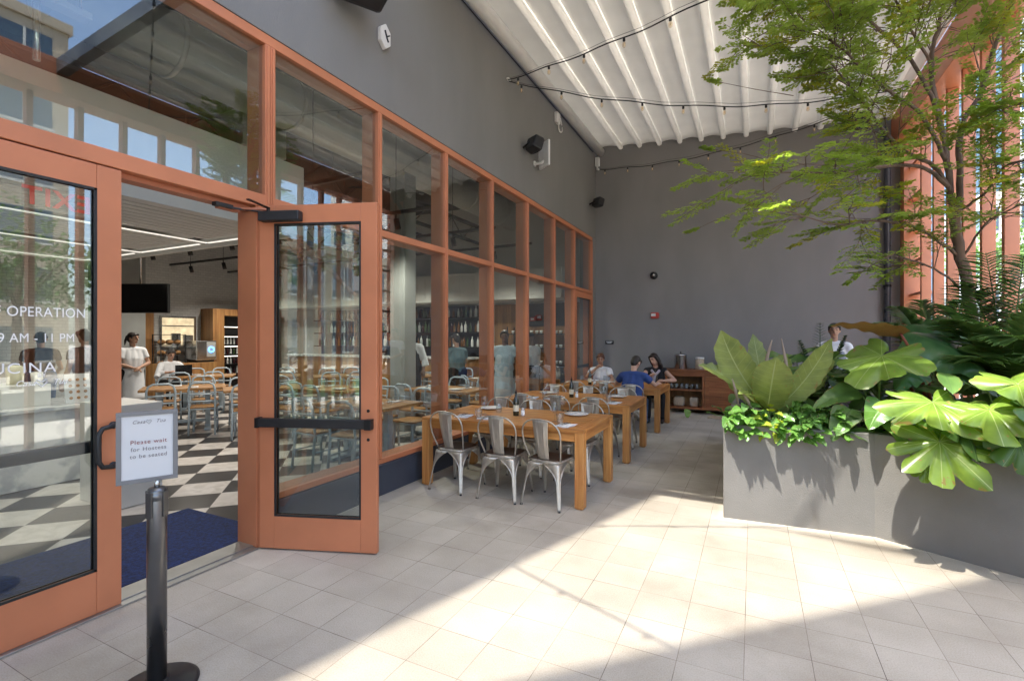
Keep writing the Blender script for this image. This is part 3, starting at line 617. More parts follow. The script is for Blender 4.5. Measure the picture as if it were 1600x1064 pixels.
def metal_chair(name,label,loc,rz,group):
    # local: faces +y, back at -y
    t=thing(name,label,'chair',loc,rz,group); SH=.45; a=.175
    s=MB()
    def seat(u,v):
        x=(v-.5)*2;y=(u-.5)*2; k=.5
        X=x*math.sqrt(1-k*y*y/2*.35)*a; Y=y*math.sqrt(1-k*x*x/2*.35)*a
        return (X,Y,SH-.008*max(0,1-(x*x+y*y))-.006*max(0,abs(x)**6+abs(y)**6-.8))
    s.grid(seat,10,10); s.build('seat',M['steelseat'],t,solid=.004)
    sk=MB()
    ring=[]
    for i in range(24):
        an=2*PI*i/24; c_,s_=math.cos(an),math.sin(an); m=max(abs(c_),abs(s_)); r=min(1/m,1.22); ring.append((c_*r*a,s_*r*a))
    vs=[(x,y,SH-.004) for x,y in ring]+[(x*1.02,y*1.02,SH-.035) for x,y in ring]; sk.add(vs,[(i,(i+1)%24,24+(i+1)%24,24+i) for i in range(24)],True)
    sk.build('seat_rim',M['steel'],t,solid=.003)
    for sx in (-1,1):
        for sy in (-1,1):
            l=MB(); K=14; vs=[]; el=[[],[]]
            for i in range(K+1):
                q=i/K; z=(SH-.03)*(1-q); sp=a*1.0+ (.055 if sy>0 else .065)*q
                w=.013+.014*(1-q)+ .148*max(0,1-q/.46)**2.3
                cx,cy=sx*(a*.985+ (.045)*q),sy*(sp)
                p1=(cx-sx*w,cy+sy*.003,z); p2=(cx,cy,z); p0=(cx+sx*.003,cy-sy*w,z)
                pm=(cx-sx*.006,cy-sy*.006,z)
                vs+= [p1,(cx-sx*.012 if w>.012 else cx,cy,z),(cx,cy-sy*.012 if w>.012 else cy,z),p0]; el[0].append(p1); el[1].append(p0)
            l.add(vs,[(i*4+k,i*4+k+1,(i+1)*4+k+1,(i+1)*4+k) for i in range(K) for k in range(3)],True)
            for e in el: l.tube(e,.0048,6)
            f=vs[-2]; l.build('leg',M['steel'],t,solid=.0025)
            b=MB(); b.tube([(sx*(a*.985+.045)-sx*.008,sy*(a+(.055 if sy>0 else .065))-sy*.008,.012),(sx*(a*.985+.045)-sx*.008,sy*(a+(.055 if sy>0 else .065))-sy*.008,0)],.014,8); b.build('foot_cap',M['black'],t)
    bt=MB(); pts=[]
    for i in range(29):
        q=i/28; an=PI*q
        if q<.5: k=q*2
        else: k=(1-q)*2
        sgn=-1 if q<.5 else 1
        # side rises from the seat's rear corner, splays out, then arches over
        if k<.62:
            m=k/.62; x=sgn*(.165+.045*math.sin(m*PI*.5)); z=SH-.01+m*.26; 
        else:
            m=(k-.62)/.38; th=m*PI/2; x=sgn*.21*math.cos(th)**.75 if m<1 else 0; z=SH+.25+.145*math.sin(th)
        y=-a*.93-.075*((z-SH)/.4)
        pts.append((x,y+ .03*(1-min(1,(z-SH)/.15)) ,z))
    bt.tube(pts,.0085,8); bt.build('back_hoop',M['steel'],t)
    sp=MB()
    def spl(u,v):
        w=.058+.028*u; z=SH-.005+.392*u; x=(v-.5)*2*w; y=-a*.95-.075*u - .012*math.sin(PI*u)
        e=abs(v-.5)*2; rib=.006*(1 if (.42<e<.58 and .12<u<.82) else 0)
        return (x,y+.014*e*e-rib,z)
    sp.grid(spl,16,18); sp.build('splat',M['steel'],t,solid=.003)
    return t
G='gunmetal chairs around the terrace tables'
proto=None
rows=[('near side of the nearest teak table',4.505,0,[(-2.89,'left'),(-2.30,'middle'),(-1.80,'right')]),
('far side of the nearest teak table',5.36,180,[(-2.96,'left'),(-2.42,'middle'),(-1.80,'right')]),
('near side of the middle teak table',6.37,0,[(-2.92,'left'),(-2.38,'middle'),(-1.84,'right')]),
('far side of the middle teak table',7.33,180,[(-2.97,'left'),(-2.38,'middle'),(-1.80,'right')]),
('near side of the diners\' table',8.60,0,[(-2.9,'left'),(-2.36,'middle')])]
jit=random.Random(3)
for where,y,rz,xs in rows:
    for x,side in xs:
        lab=f'gunmetal chair, {side} one on the {where}'; a=R(rz+jit.uniform(-8,8)); l=(x+jit.uniform(-.02,.02),y+jit.uniform(-.03,.02),0)
        if proto is None: proto=metal_chair('metal_chair',lab,l,a,G)
        else: dup(proto,l,a,lab,G)
dup(proto,(-1.84,8.36,0),R(3),'gunmetal chair under the man in the blue T-shirt',G)
dup(proto,(-2.80,9.86,0),R(180),'gunmetal chair under the woman in the white top',G)
dup(proto,(-1.80,9.86,0),R(176),'gunmetal chair under the woman in the black top',G)
# ---------- table settings ----------
TZ=.7505
def plate(label,x,y,z=TZ,r=.135):
    a=MB(); a.lathe([(0,.004),(r*.6,.004),(r*.68,.008),(r,.02),(r,.023),(r*.66,.011),(0,.009)],(0,0,0),28); o=a.build('dinner_plate',M['plate']); o.location=(x,y,z); tag(o,label,'plate','white plates on the terrace tables'); return o
def tumbler(label,x,y,z=TZ,s=1):
    a=MB(); a.lathe([(0,.0),(.03,0),(.034,.01),(.038,.06),(.036,.105),(.034,.105),(.036,.06),(.031,.014),(0,.012)],(0,0,0),18); o=a.build('water_glass',M['drink']); o.location=(x,y,z); o.scale=(s,s,s); tag(o,label,'glass','glasses on the terrace tables'); return o
def wineglass(label,x,y,z=TZ):
    a=MB(); a.lathe([(0,0),(.034,0),(.034,.003),(.006,.008),(.004,.012),(.004,.075),(.012,.082),(.034,.105),(.04,.14),(.036,.18),(.033,.205),(.0315,.205),(.035,.18),(.038,.14),(.032,.107),(0,.086)],(0,0,0),18); o=a.build('wine_glass',M['drink']); o.location=(x,y,z); tag(o,label,'glass','glasses on the terrace tables'); return o
def napkin(label,x,y,rz=0,z=TZ):
    t=thing('napkin',label,'napkin',(x,y,z),rz,'napkins with cutlery')
    a=MB()
    for k in range(3): a.grid(lambda u,v:((v-.5)*(.16-.01*k),(u-.5)*(.22-.012*k),.003+.004*k+.003*math.sin(u*9+k)+.002*math.sin(v*7)),8,8)
    a.build('cloth',M['napkin'],t,solid=.002)
    for dx,n in ((-.03,'knife'),(.0,'fork')):
        b=MB(); b.tube([(dx,-.09,.019),(dx,.02,.019)],.0035,6); b.box(dx-.008,dx+.008,.02,.09,.0175,.0205); b.build(n,M['inox'],t)
    return t
def bottle(label,x,y,z=TZ):
    t=thing('oil_bottle',label,'bottle',(x,y,z),0,'oil bottles')
    a=MB(); a.lathe([(0,0),(.031,0),(.033,.006),(.033,.15),(.028,.18),(.013,.215),(.012,.25),(.0,.25)],(0,0,0),18); a.build('flask',M['oil'],t)
    b=MB(); b.lathe([(.0335,.05),(.0335,.12)],(0,0,0),18); b.build('paper_label',M['label'],t)
    b=MB(); b.lathe([(.0,.25),(.013,.25),(.013,.27),(.006,.275),(.004,.30),(0,.30)],(0,0,0),10); b.build('pourer',M['blackmetal'],t)
def shaker(label,x,y,z=TZ):
    t=thing('salt_shaker',label,'shaker',(x,y,z),0,'salt shakers')
    a=MB(); a.lathe([(0,0),(.022,0),(.024,.01),(.02,.065),(.0,.065)],(0,0,0),14); a.build('jar',M['plate'],t)
    b=MB(); b.lathe([(.0,.065),(.021,.065),(.021,.08),(.012,.088),(0,.089)],(0,0,0),14); b.build('cap',M['inox'],t)
for (yo,tb_) in ((0,'nearest teak table'),(1.86,'middle teak table')):
    plate(f'white plate at the far left of the {tb_}',-2.88,5.22+yo); plate(f'white plate at the far right of the {tb_}',-1.78,5.22+yo)
    tumbler(f'short water glass on the near left napkin of the {tb_}',-2.66,4.55+yo); wineglass(f'stemmed glass at the left of the {tb_}',-2.74,4.82+yo)
    wineglass(f'stemmed glass behind the right plate of the {tb_}',-1.98,5.30+yo); tumbler(f'short water glass at the near right corner of the {tb_}',-1.75,4.62+yo); tumbler(f'short water glass beside the left plate on the {tb_}',-2.66,5.02+yo)
    wineglass(f'stemmed glass at the near right of the {tb_}',-1.86,4.75+yo)
    napkin(f'folded white napkin with cutlery, near left of the {tb_}',-2.87,4.60+yo,R(10)); napkin(f'folded white napkin with cutlery, near right of the {tb_}',-1.66,4.55+yo,R(-8)); napkin(f'folded white napkin under the short glass at the left of the {tb_}',-2.58,4.60+yo,R(4))
    bottle(f'dark oil bottle at the centre of the {tb_}',-2.38,4.9+yo); shaker(f'white salt shaker beside the bottle on the {tb_}',-2.31,4.93+yo)
plate('white plate in front of the woman in the white top',-2.87,9.46); plate('second white plate beside her cup on the diners\' table',-2.52,9.3,r=.12)
tumbler('water glass at the far left end of the diners\' table',-3.12,9.5,s=1.1); tumbler('water glass between the two plates of the diners',-2.66,9.58)
bottle('dark oil bottle at the left on the diners\' table',-2.72,8.75); shaker('white salt shaker at the left on the diners\' table',-2.64,8.78)
a=MB(); a.lathe([(0,0),(.035,0),(.037,.01),(.037,.14),(.03,.18),(.014,.24),(.014,.29),(.016,.295),(0,.295)],(0,0,0),16); o=a.build('water_bottle',M['drink']); o.location=(-1.62,9.25,TZ); tag(o,'clear glass water bottle in front of the woman in black','bottle')
# ---------- sideboard ----------
sb=thing('sideboard','reddish wooden sideboard with open shelves and a panelled door','sideboard',(0,0,0))
x0,x1,y0,y1=-1.72,.78,10.98,11.44
def sbp(n,*b,m='redwood',bv=.004): a=MB(); a.box(*b); return a.build(n,M[m],sb,bevel=bv)
sbp('worktop',x0-.04,x1+.04,y0-.03,y1,.90,.945)
for x in (x0,x1-.05,-.96,-.34,.23): sbp('upright',x,x+.05,y0+.002,y1,.10,.899)
sbp('apron_board',x0,x1,y0-.004,y0+.02,.80,.898)
sbp('bottom_board',x0,x1,y0-.002,y1,.10,.135); sbp('shelf',x0+.05,-.96,y0+.01,y1,.485,.515); sbp('shelf',.28,x1-.05,y0+.01,y1,.485,.515); sbp('back_board',x0,x1,y1-.02,y1,.135,.9,m='inwood')
for x in (x0,x1-.06): sbp('leg',x,x+.06,y0,y0+.06,0,.0995); sbp('leg',x,x+.06,y1-.06,y1,0,.0995)
dr=MB(); dr.box(-.905,-.345,y0+.004,y0+.025,.14,.795)
d_=dr.build('cupboard_door',M['redwood'],sb,bevel=.003)
dr=MB(); dr.box(-.83,-.42,y0-.004,y0+.0035,.22,.72); 
for i in range(8): dr.box(-.82+.05*i,-.785+.05*i,y0-.009,y0-.0042,.235,.705)
dr.build('door_panel',M['redwood'],d_,bevel=.002)
t=thing('drink_urn','tall stainless steel drinks urn on the sideboard','urn',(-1.42,11.2,.9455))
a=MB(); a.lathe([(0,0),(.125,0),(.13,.01),(.13,.29),(.134,.295),(.134,.305),(.1,.325),(.02,.335),(0,.335)],(0,0,0),26); a.build('body',M['inox'],t)
a=MB(); a.lathe([(0,.335),(.02,.335),(.012,.355),(.018,.375),(0,.38)],(0,0,0),12); a.build('lid_knob',M['black'],t)
a=MB(); a.tube([(0,-.13,.04),(0,-.17,.04),(0,-.17,.015)],.01,8); a.build('tap',M['black'],t)
t=thing('canister','amber storage jar with white lid beside the urn','jar',(-1.03,11.2,.9455))
a=MB(); a.lathe([(0,0),(.085,0),(.09,.01),(.09,.22),(0,.22)],(0,0,0),20); a.build('jar_body',M['wicker'],t)
a=MB(); a.lathe([(0,.22),(.093,.22),(.093,.255),(0,.26)],(0,0,0),20); a.build('lid',M['white'],t)
for i,(x,h,m_) in enumerate(((-.86,.13,'black'),(-.74,.10,'inox'))):
    a=MB(); a.lathe([(0,0),(.045,0),(.05,h*.5),(.04,h),(0,h)],(0,0,0),16); a.tube([(.045,0,h*.8),(.09,0,h*.7),(.08,0,h*.3),(.045,0,h*.2)],.008,6); o=a.build('jug',M[m_]); o.location=(x,11.18,.9455); tag(o,('black jug' if i==0 else 'steel jug')+' on the sideboard beside the amber jar','jug')
t=thing('card_box','dark box leaning at the back of the sideboard','box',(-.45,11.3,.9455)); a=MB(); a.box(-.16,.16,-.09,.09,0,.24); a.build('case',M['signgrey'],t,bevel=.008); a=MB(); a.box(-.14,.14,-.096,-.0905,.03,.21); a.build('front_panel',M['black'],t)
bk=thing('bread_basket','pale basket of rolls on the sideboard behind the leaves','basket',(-.12,11.15,.9455))
a=MB(); a.lathe([(0,0),(.12,0),(.17,.07),(.165,.075),(.115,.01),(0,.01)],(0,0,0),20); a.build('basket',M['wicker'],bk)
for i in range(5): a=MB(); a.ball((.07*math.cos(i*1.26),.07*math.sin(i*1.26),.075),(.06,.045,.035)); a.build('roll',M['bread'],bk)
gi=0
for r_ in range(2):
    for k in range(6):
        o=tumbler('upturned water glass on the upper shelf of the sideboard',-1.60+.105*k,11.08+.12*r_,.5155,1.15); o['group']='glasses stored on the sideboard shelf'
for k in range(4): o=tumbler('upturned water glass on the right shelf of the sideboard',.33+.1*k,11.1,.5155,1.15); o['group']='glasses on the right sideboard shelf'
for x,s_ in ((-1.45,'left'),(-1.14,'right')):
    a=MB(); w_=.15 if s_=='left' else .12; a.lathe([(0,0),(w_*.9,0),(w_,.02),(w_,.17),(w_*.8,.2),(0,.205)],(0,0,0),4); o=a.build('storage_basket',M['wicker'],bevel=.02); o.location=(x,11.2,.1355); o.rotation_euler=(0,0,R(45)); tag(o,f'{s_} beige woven basket on the bottom shelf of the sideboard','basket','baskets on the sideboard')
a=MB(); a.box(-.35,.35,-.17,.17,0,.03,Matrix.Rotation(R(-12),4,'Z')); o=a.build('wood_board',M['wicker'],bevel=.01); o.location=(-.45,10.62,.0); tag(o,'pale flat board lying on the paving before the sideboard','board')
# ---------- stanchion sign ----------
st=thing('sign_stand','black post stand holding a framed wait to be seated notice','sign',(-2.471,1.284,0))
a=MB(); a.lathe([(0,0),(.165,0),(.168,.012),(.15,.022),(.05,.038),(.05,.045),(0,.045)],(0,0,0),40); a.build('base',M['black'],st)
a=MB(); a.lathe([(.0,.04),(.039,.04),(.039,.915),(.034,.928),(0,.93)],(0,0,0),28); a.build('post',M['poststeel'],st)
a=MB()
for k in range(4):
    q=Matrix.Rotation(R(k*90+20),4,'Z'); a.box(.0385,.047,-.014,.014,.80,.915,q)
a.lathe([(.0392,.875),(.0415,.878),(.0415,.905),(.0392,.908)],(0,0,0),28); a.build('belt_clip',M['poststeel'],st,bevel=.002)
a=MB(); a.lathe([(0,.93),(.011,.93),(.011,.962),(0,.962)],(0,0,0),14); a.build('stem',M['inox'],st)
fr_=bpy.data.objects.new('sign_frame',None); COL.objects.link(fr_); fr_.parent=st; fr_.location=(-.040,-.018,1.119)
fr_.rotation_euler=(0,0,math.atan2(1.423-1.215,-2.555+2.659)+0.0)
W_,H_=.230,.327
a=MB(); bt_=.019; a.box(-W_/2,W_/2,-.008,.008,-H_/2,-H_/2+bt_); a.box(-W_/2,W_/2,-.008,.008,H_/2-bt_,H_/2); a.box(-W_/2,-W_/2+bt_,-.008,.008,-H_/2+bt_,H_/2-bt_); a.box(W_/2-bt_,W_/2,-.008,.008,-H_/2+bt_,H_/2-bt_); a.build('frame',M['signgrey'],fr_,bevel=.0015)
a=MB(); a.box(-W_/2+bt_,W_/2-bt_,-.002,.002,-H_/2+bt_,H_/2-bt_); a.build('notice',M['paper'],fr_)
RX=Matrix.Rotation(R(90),4,'X')
def st_(b_,s_,z,m_,sh=0,sp=1.1): text('lettering',b_,s_,Matrix.Translation((0.004,-.0032,z))@RX,M[m_],fr_,'CENTER',.0004,sh,sp)
st_('Casa \u2661 Tua' if False else 'Casa     Tua',.023,.115,'ink2',.4)
st_('Please wait',.027,.022,'ink',0,1.12); st_('for Hostess',.025,-.010,'ink2',0,1.12); st_('to be seated',.025,-.042,'ink2',0,1.1)
a=MB(); a.tube([(.004,-.0034,.104),(-.006,-.0034,.117),(-.003,-.0034,.124),(.004,-.0034,.117),(.011,-.0034,.124),(.014,-.0034,.117)],.0009,4,closed=True); a.build('heart_mark',M['ink2'],fr_)
# ================= PLANTS =================
rnd=random.Random(11)
def blade(mb,B,T,W,arch,nh,nu=12,nv=6,prof='lance',fold=.25,wave=.0,nw=7,scal=.0,droop=0,stem=0):
    B=Vector(B);T=Vector(T);A=Vector(arch) if isinstance(arch,(tuple,list,Vector)) else Vector((0,0,arch)); nh=Vector(nh); mid=(B+T)/2+A; ph=rnd.random()*6
    def c(t): return B*(1-t)**2+mid*2*t*(1-t)+T*t*t
    def pw(t):
        if prof=='lance': return max(0,math.sin(PI*min(1,t*.93+.07))**.7)*(1 if t<.995 else .0)
        if prof=='round': return max(0,math.sin(PI*(t*.96+.04)))**.5
        if prof=='heart': return (max(0,1-t)**.62)*min(1,.55+t*2.6)*1.08
        if prof=='nest': return max(0,math.sin(PI*min(1,(t*.8+.1)))**.8)*(1-max(0,t-.85)/.15*.85)
        if prof=='strap': return min(1,.35+t*3)*max(0,1-t**3)
        return 1-t
    def fn(u,v):
        p=c(u); d=(c(min(1,u+.01))-c(max(0,u-.01)))
        t=d.normalized() if d.length>1e-7 else Vector((0,0,1)); s=t.cross(nh); s=s.normalized() if s.length>1e-5 else t.orthogonal().normalized(); n=s.cross(t)
        x=(v-.5)*2; w=W*pw(u)*(1+scal*math.sin(nw*2*PI*u+ph))
        q=p+s*(x*w*math.cos(fold))+n*(abs(x)*w*math.sin(fold)+wave*math.sin(nw*2*PI*u+ph+ (1.3 if x>0 else 0))*x*x*min(1,3*u)) - n*(droop*x*x*W)
        return q
    mb.grid(fn,nu,nv)
def lobed(mb,C,az,tilt,Rr,lobes=9,depth=.5,curl=.25,roll=0,nr=8,nt=72):
    C=Vector(C); f=Vector((math.cos(az)*math.cos(tilt),math.sin(az)*math.cos(tilt),math.sin(tilt))); s=Vector((-math.sin(az),math.cos(az),0)); n=f.cross(s)
    s,n=s*math.cos(roll)+n*math.sin(roll),n*math.cos(roll)-s*math.sin(roll); ph=rnd.random()*6
    lr=[rnd.uniform(.82,1.12) for _ in range(lobes+1)]
    def fn(u,v):
        th=(v*2-1)*PI*.94
        env=.58+.42*math.cos(th*.5)**1.2
        lc=math.cos(PI*((v*lobes)%1-.5)) # 1 at lobe centre
        cut=1-depth*(1-max(0,lc)**.55)*(0.35+.65*min(1,abs(th)/.5)) 
        r=Rr*env*cut*lr[min(lobes,int(v*lobes))]*(1+.05*abs(math.sin(v*lobes*PI*3))*u)*(1 if u>0 else 0)*u*(1+.03*math.sin(v*90+ph)*u)
        z=-curl*Rr*u*u*(.6+.4*math.cos(th)) + .09*Rr*math.sin(4*th+ph)*u*u + .035*Rr*lc*u
        return C+f*(math.cos(th)*r)+s*(math.sin(th)*r)+n*z
    mb.grid(fn,nr,nt)
def plant(name,label,cat,loc,group=None): return thing(name,label,cat,loc,0,group)
def leafobj(pl_,name,mk,mat_,solid=0,label=None):
    a=MB(); mk(a); o=a.build(name,M[mat_]); o.parent=pl_; o.matrix_parent_inverse=Matrix.Translation(-Vector(pl_.location))
    if label: o['label']=label
    return o
CAMN=Vector((-.25,-1,.35))
# --- paddle leaved nest plant at the planter's corner
np_=plant('nest_plant','pale green paddle leaved plant upright at the planter corner','plant',(.14,5.12,.8))
K=Vector((.14,5.12,.93))
nest=[((-.27,5.02,1.69),.155,(-.10,-.02,.0),(-.1,-1,.25),.15),((-.47,4.98,1.36),.085,(-.02,0,.14),(.25,-.8,.8),.35),((.185,4.86,1.445),.165,(.0,-.09,.08),(0,-1,.25),.12),((.61,5.0,1.615),.115,(.06,0,-.06),(.35,-1,.15),.2),((.0,5.5,1.66),.09,(0,.1,.06),(.1,-1,.3),.15),((.62,5.35,1.26),.12,(.03,0,.12),(.2,-1,.6),.3),((.70,5.6,1.45),.12,(.05,0,.1),(.1,-1,.6),.3),((.30,5.55,1.46),.11,(0,.05,.1),(0,-1,.3),.2),((-.12,4.78,1.12),.07,(0,-.05,.12),(-.2,-.6,1),.3)]
for T_,W_2,ar,nh,fo in nest:
    leafobj(np_,'leaf',lambda a:(blade(a,K+Vector((rnd.uniform(-.03,.03),rnd.uniform(-.03,.03),0)),T_,W_2,ar,nh,18,8,'nest',fo,.014,9,.055)),'Lnest')
for tip,b0 in (((.16,5.15,1.60),(.09,5.15,1.3)),((.235,5.1,1.615),(.30,5.08,1.2)),((-.17,4.95,1.24),(-.12,4.98,1.0)),((-.10,4.86,1.15),(-.01,4.9,.98))):
    leafobj(np_,'flower_spike',lambda a:a.tube([K,Vector(b0),(Vector(b0)+Vector(tip))/2+Vector((0,0,.01)),tip],[.009,.009,.015,.004],8),'spike')
# --- pothos clumps spilling over the front edge
def pothos(label,cx,cy,n,sx,sy,seed,over=.35,mt='Lpothos'):
    q=random.Random(seed); p=plant('pothos_clump',label,'plant',(cx,cy,.78),'low leafy clumps along the planter edge')
    a=MB(); st=MB()
    for i in range(n):
        x=cx+q.uniform(-sx,sx); fr_=q.random(); y=cy+q.uniform(-sy,sy); z=.80+q.uniform(.02,.24)*(1-.4*abs(x-cx)/sx)
        if fr_<over: y=cy-sy-q.uniform(.02,.07); z=.86-q.uniform(-.06,.10)
        az=q.uniform(-2.6,-.5); L_=q.uniform(.075,.125); el_=q.uniform(-.9,.35)
        d=Vector((math.cos(az)*math.cos(el_),math.sin(az)*math.cos(el_),math.sin(el_)))
        nh=Vector((q.uniform(-.5,.5),-.55+q.uniform(-.4,.4),1))
        b0=Vector((x,y,z)); blade(a,b0,b0+d*L_,L_*q.uniform(.36,.48),.018,nh,7,4,'heart',.2,.004,3,.03)
        if i%3==0: st.tube([(x,cy+.05,.76),(x,y+.03,z+.02),(x,y,z)],.0035,5)
    o=a.build('foliage',M[mt]); o.parent=p; o.matrix_parent_inverse=Matrix.Translation(-Vector(p.location))
    o=st.build('stems',M['stemg']); o.parent=p; o.matrix_parent_inverse=Matrix.Translation(-Vector(p.location))
pothos('glossy green pothos clump at the planter\'s left corner',-.06,4.93,95,.15,.12,1,.28); pothos('glossy pothos clump spilling over the edge below the nest plant',.36,4.96,100,.17,.12,2,.34)
pothos('small pothos clump between nest plant and arrow leaves',.62,5.0,60,.12,.12,3,.1); pothos('lime yellow pothos tuft between the two green clumps',.12,4.93,22,.12,.08,4,.2,'Lpothosy')
pothos('low green clump at the planter\'s angled corner',1.35,4.82,70,.22,.14,5,.15); pothos('low green clump at the right end of the planter edge',1.95,4.5,90,.25,.14,6,.25)
# --- split-leaf plants
def polar(pl_,c,az,tilt,Rr,lob=9,dp=.5,curl=.25,roll=0,mt='Llobe',base=None):
    leafobj(pl_,'leaf',lambda a:lobed(a,c,az,tilt,Rr,lob,dp,curl,roll),mt)
    b0=Vector(base or pl_.location); c=Vector(c)
    leafobj(pl_,'leaf_stem',lambda a:a.tube([b0,b0.lerp(c,.5)+Vector((0,0,.12)),c],[.012,.010,.007],7),'stemg')
p=plant('split_leaf_plant','split leaf plant in the centre with one large jagged pale leaf','plant',(.98,5.25,.8))
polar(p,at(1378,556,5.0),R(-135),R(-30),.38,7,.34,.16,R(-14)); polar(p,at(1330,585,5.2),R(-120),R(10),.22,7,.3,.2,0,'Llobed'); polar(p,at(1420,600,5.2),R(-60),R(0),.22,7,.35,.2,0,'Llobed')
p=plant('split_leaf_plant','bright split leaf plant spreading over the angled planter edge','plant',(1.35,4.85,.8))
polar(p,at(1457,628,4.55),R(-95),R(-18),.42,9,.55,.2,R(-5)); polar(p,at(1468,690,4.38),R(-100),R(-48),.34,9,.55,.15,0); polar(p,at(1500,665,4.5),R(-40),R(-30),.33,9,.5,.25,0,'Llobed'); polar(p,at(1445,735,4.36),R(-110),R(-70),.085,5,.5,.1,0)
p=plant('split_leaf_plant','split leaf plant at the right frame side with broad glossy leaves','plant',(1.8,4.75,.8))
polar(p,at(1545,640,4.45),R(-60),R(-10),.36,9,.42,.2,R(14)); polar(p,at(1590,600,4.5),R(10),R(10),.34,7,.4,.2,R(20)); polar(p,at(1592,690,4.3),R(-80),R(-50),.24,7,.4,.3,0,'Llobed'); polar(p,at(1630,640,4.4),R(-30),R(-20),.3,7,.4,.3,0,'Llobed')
# --- arrow leaf plant
p=plant('arrow_leaf_plant','arrow shaped leaves drooping over the planter beside a dark leaf','plant',(.95,5.05,.8))
def arrow(c,tip,W_,mt,nh,nm='leaf'):
    c=Vector(c);tip=Vector(tip); leafobj(p,nm,lambda a:blade(a,c,tip,W_,.05,nh,12,8,'heart',.2,.008,3),mt)
    leafobj(p,'leaf_stem',lambda a:a.tube([p.location,(Vector(p.location)+c)/2+Vector((0,.02,.08)),c],[.01,.009,.006],7),'stemg')
arrow(at(1383,632,4.85),at(1357,672,4.72),.135,'Lpothos',(.1,-.8,.7)); arrow(at(1385,655,4.9),at(1424,712,4.68),.10,'Ldark',(.3,-.9,.6)); arrow(at(1330,640,4.95),at(1300,690,4.82),.13,'Ldark',(-.2,-.9,.6)); arrow(at(1360,690,4.9),at(1300,672,4.8),.05,'Llobed',(0,-.6,1))
arrow(at(1340,610,5.1),at(1270,640,4.95),.12,'Ldark',(-.3,-.9,.7)); arrow(at(1410,640,5.0),at(1450,690,4.8),.12,'Ldark',(.3,-.9,.7))
# --- elephant ears
p=plant('elephant_ear','tall elephant ear with huge dark leaves and copper undersides','plant',(1.42,5.5,.8))
def ear(c,tip,W_,arch,nh,wv=.03,dr=.2,fold=-.25,sc=.05):
    c=Vector(c);tip=Vector(tip); leafobj(p,'leaf',lambda a:blade(a,c,tip,W_,arch,nh,20,10,'heart',fold,wv,4,sc,dr),'Lear')
    b0=Vector(p.location)
    leafobj(p,'leaf_stem',lambda a:a.tube([b0,b0.lerp(c,.6)+Vector((.03,.05,.1)),c+(tip-c)*.04],[.016,.013,.009],8),'stem')
ear(at(1412,522,5.15),at(1296,508,4.95),.13,(0,0,.05),(-.05,.36,1),.010,.0,.0,.012)
ear(at(1420,520,5.35),at(1545,585,5.0),.34,(0,0,.10),(.1,-.7,.8),.03,.15,-.3)
ear(at(1440,545,5.5),at(1500,500,5.5),.26,(0,0,.15),(.1,-.6,.8)); ear(at(1500,570,5.3),at(1580,610,4.95),.22,(0,0,.1),(.2,-.7,.7)); ear(at(1380,560,5.5),at(1330,600,5.2),.18,(0,0,.08),(-.2,-.7,.8)); ear(at(1440,575,5.2),at(1400,610,4.95),.15,(0,0,.08),(-.2,-.7,.8))
# --- dark undergrowth
def bush(label,cx,cy,n,sx,sy,zlo,zhi,Lr,mt,seed,nm='leafy_shrub',prof='lance',gr='dark shrubs in the planter'):
    q=random.Random(seed); p=plant(nm,label,'plant',(cx,cy,.78),gr); a=MB(); st=MB()
    for i in range(n):
        x=cx+q.gauss(0,sx); y=cy+q.gauss(0,sy); z=q.uniform(zlo,zhi); az=q.uniform(0,2*PI); el_=q.uniform(-.7,.6); L_=q.uniform(*Lr)
        d=Vector((math.cos(az)*math.cos(el_),math.sin(az)*math.cos(el_),math.sin(el_))); b0=Vector((x,y,z))
        blade(a,b0,b0+d*L_,L_*q.uniform(.2,.32),.03,(q.uniform(-.4,.4),q.uniform(-.8,.2),1),8,4,prof,.2,.004,3)
        if i%2==0: st.tube([(cx+(x-cx)*.3,cy+(y-cy)*.3,.76),(x*.5+cx*.5,y*.5+cy*.5,z*.7+.25),(x,y,z)],[.007,.006,.004],5)
    for mb,nn,mm in ((a,'foliage',mt),(st,'stems','stemg')):
        o=mb.build(nn,M[mm]); o.parent=p; o.matrix_parent_inverse=Matrix.Translation(-Vector(p.location))
bush('dark leafy shrub behind the nest plant',.45,5.7,75,.28,.22,.85,1.45,(.15,.28),'Ldark',21); bush('dark leafy shrub behind the split leaves',1.1,5.6,70,.28,.2,.82,1.3,(.15,.3),'Ldark',22); bush('dark leafy shrub at the far right of the planter',1.95,5.2,80,.25,.25,.82,1.5,(.18,.35),'Ldark',23); bush('dark shrub filling the shadow under the split leaves',1.2,5.0,60,.25,.08,.8,1.02,(.12,.22),'Ldark',24); bush('dark shrub in the shadow under the nest plant',.25,5.22,60,.28,.08,.8,1.0,(.12,.2),'Ldark',25); bush('dense dark foliage below the small tree',2.0,6.3,90,.25,.4,.85,1.6,(.18,.35),'Ldark',26)
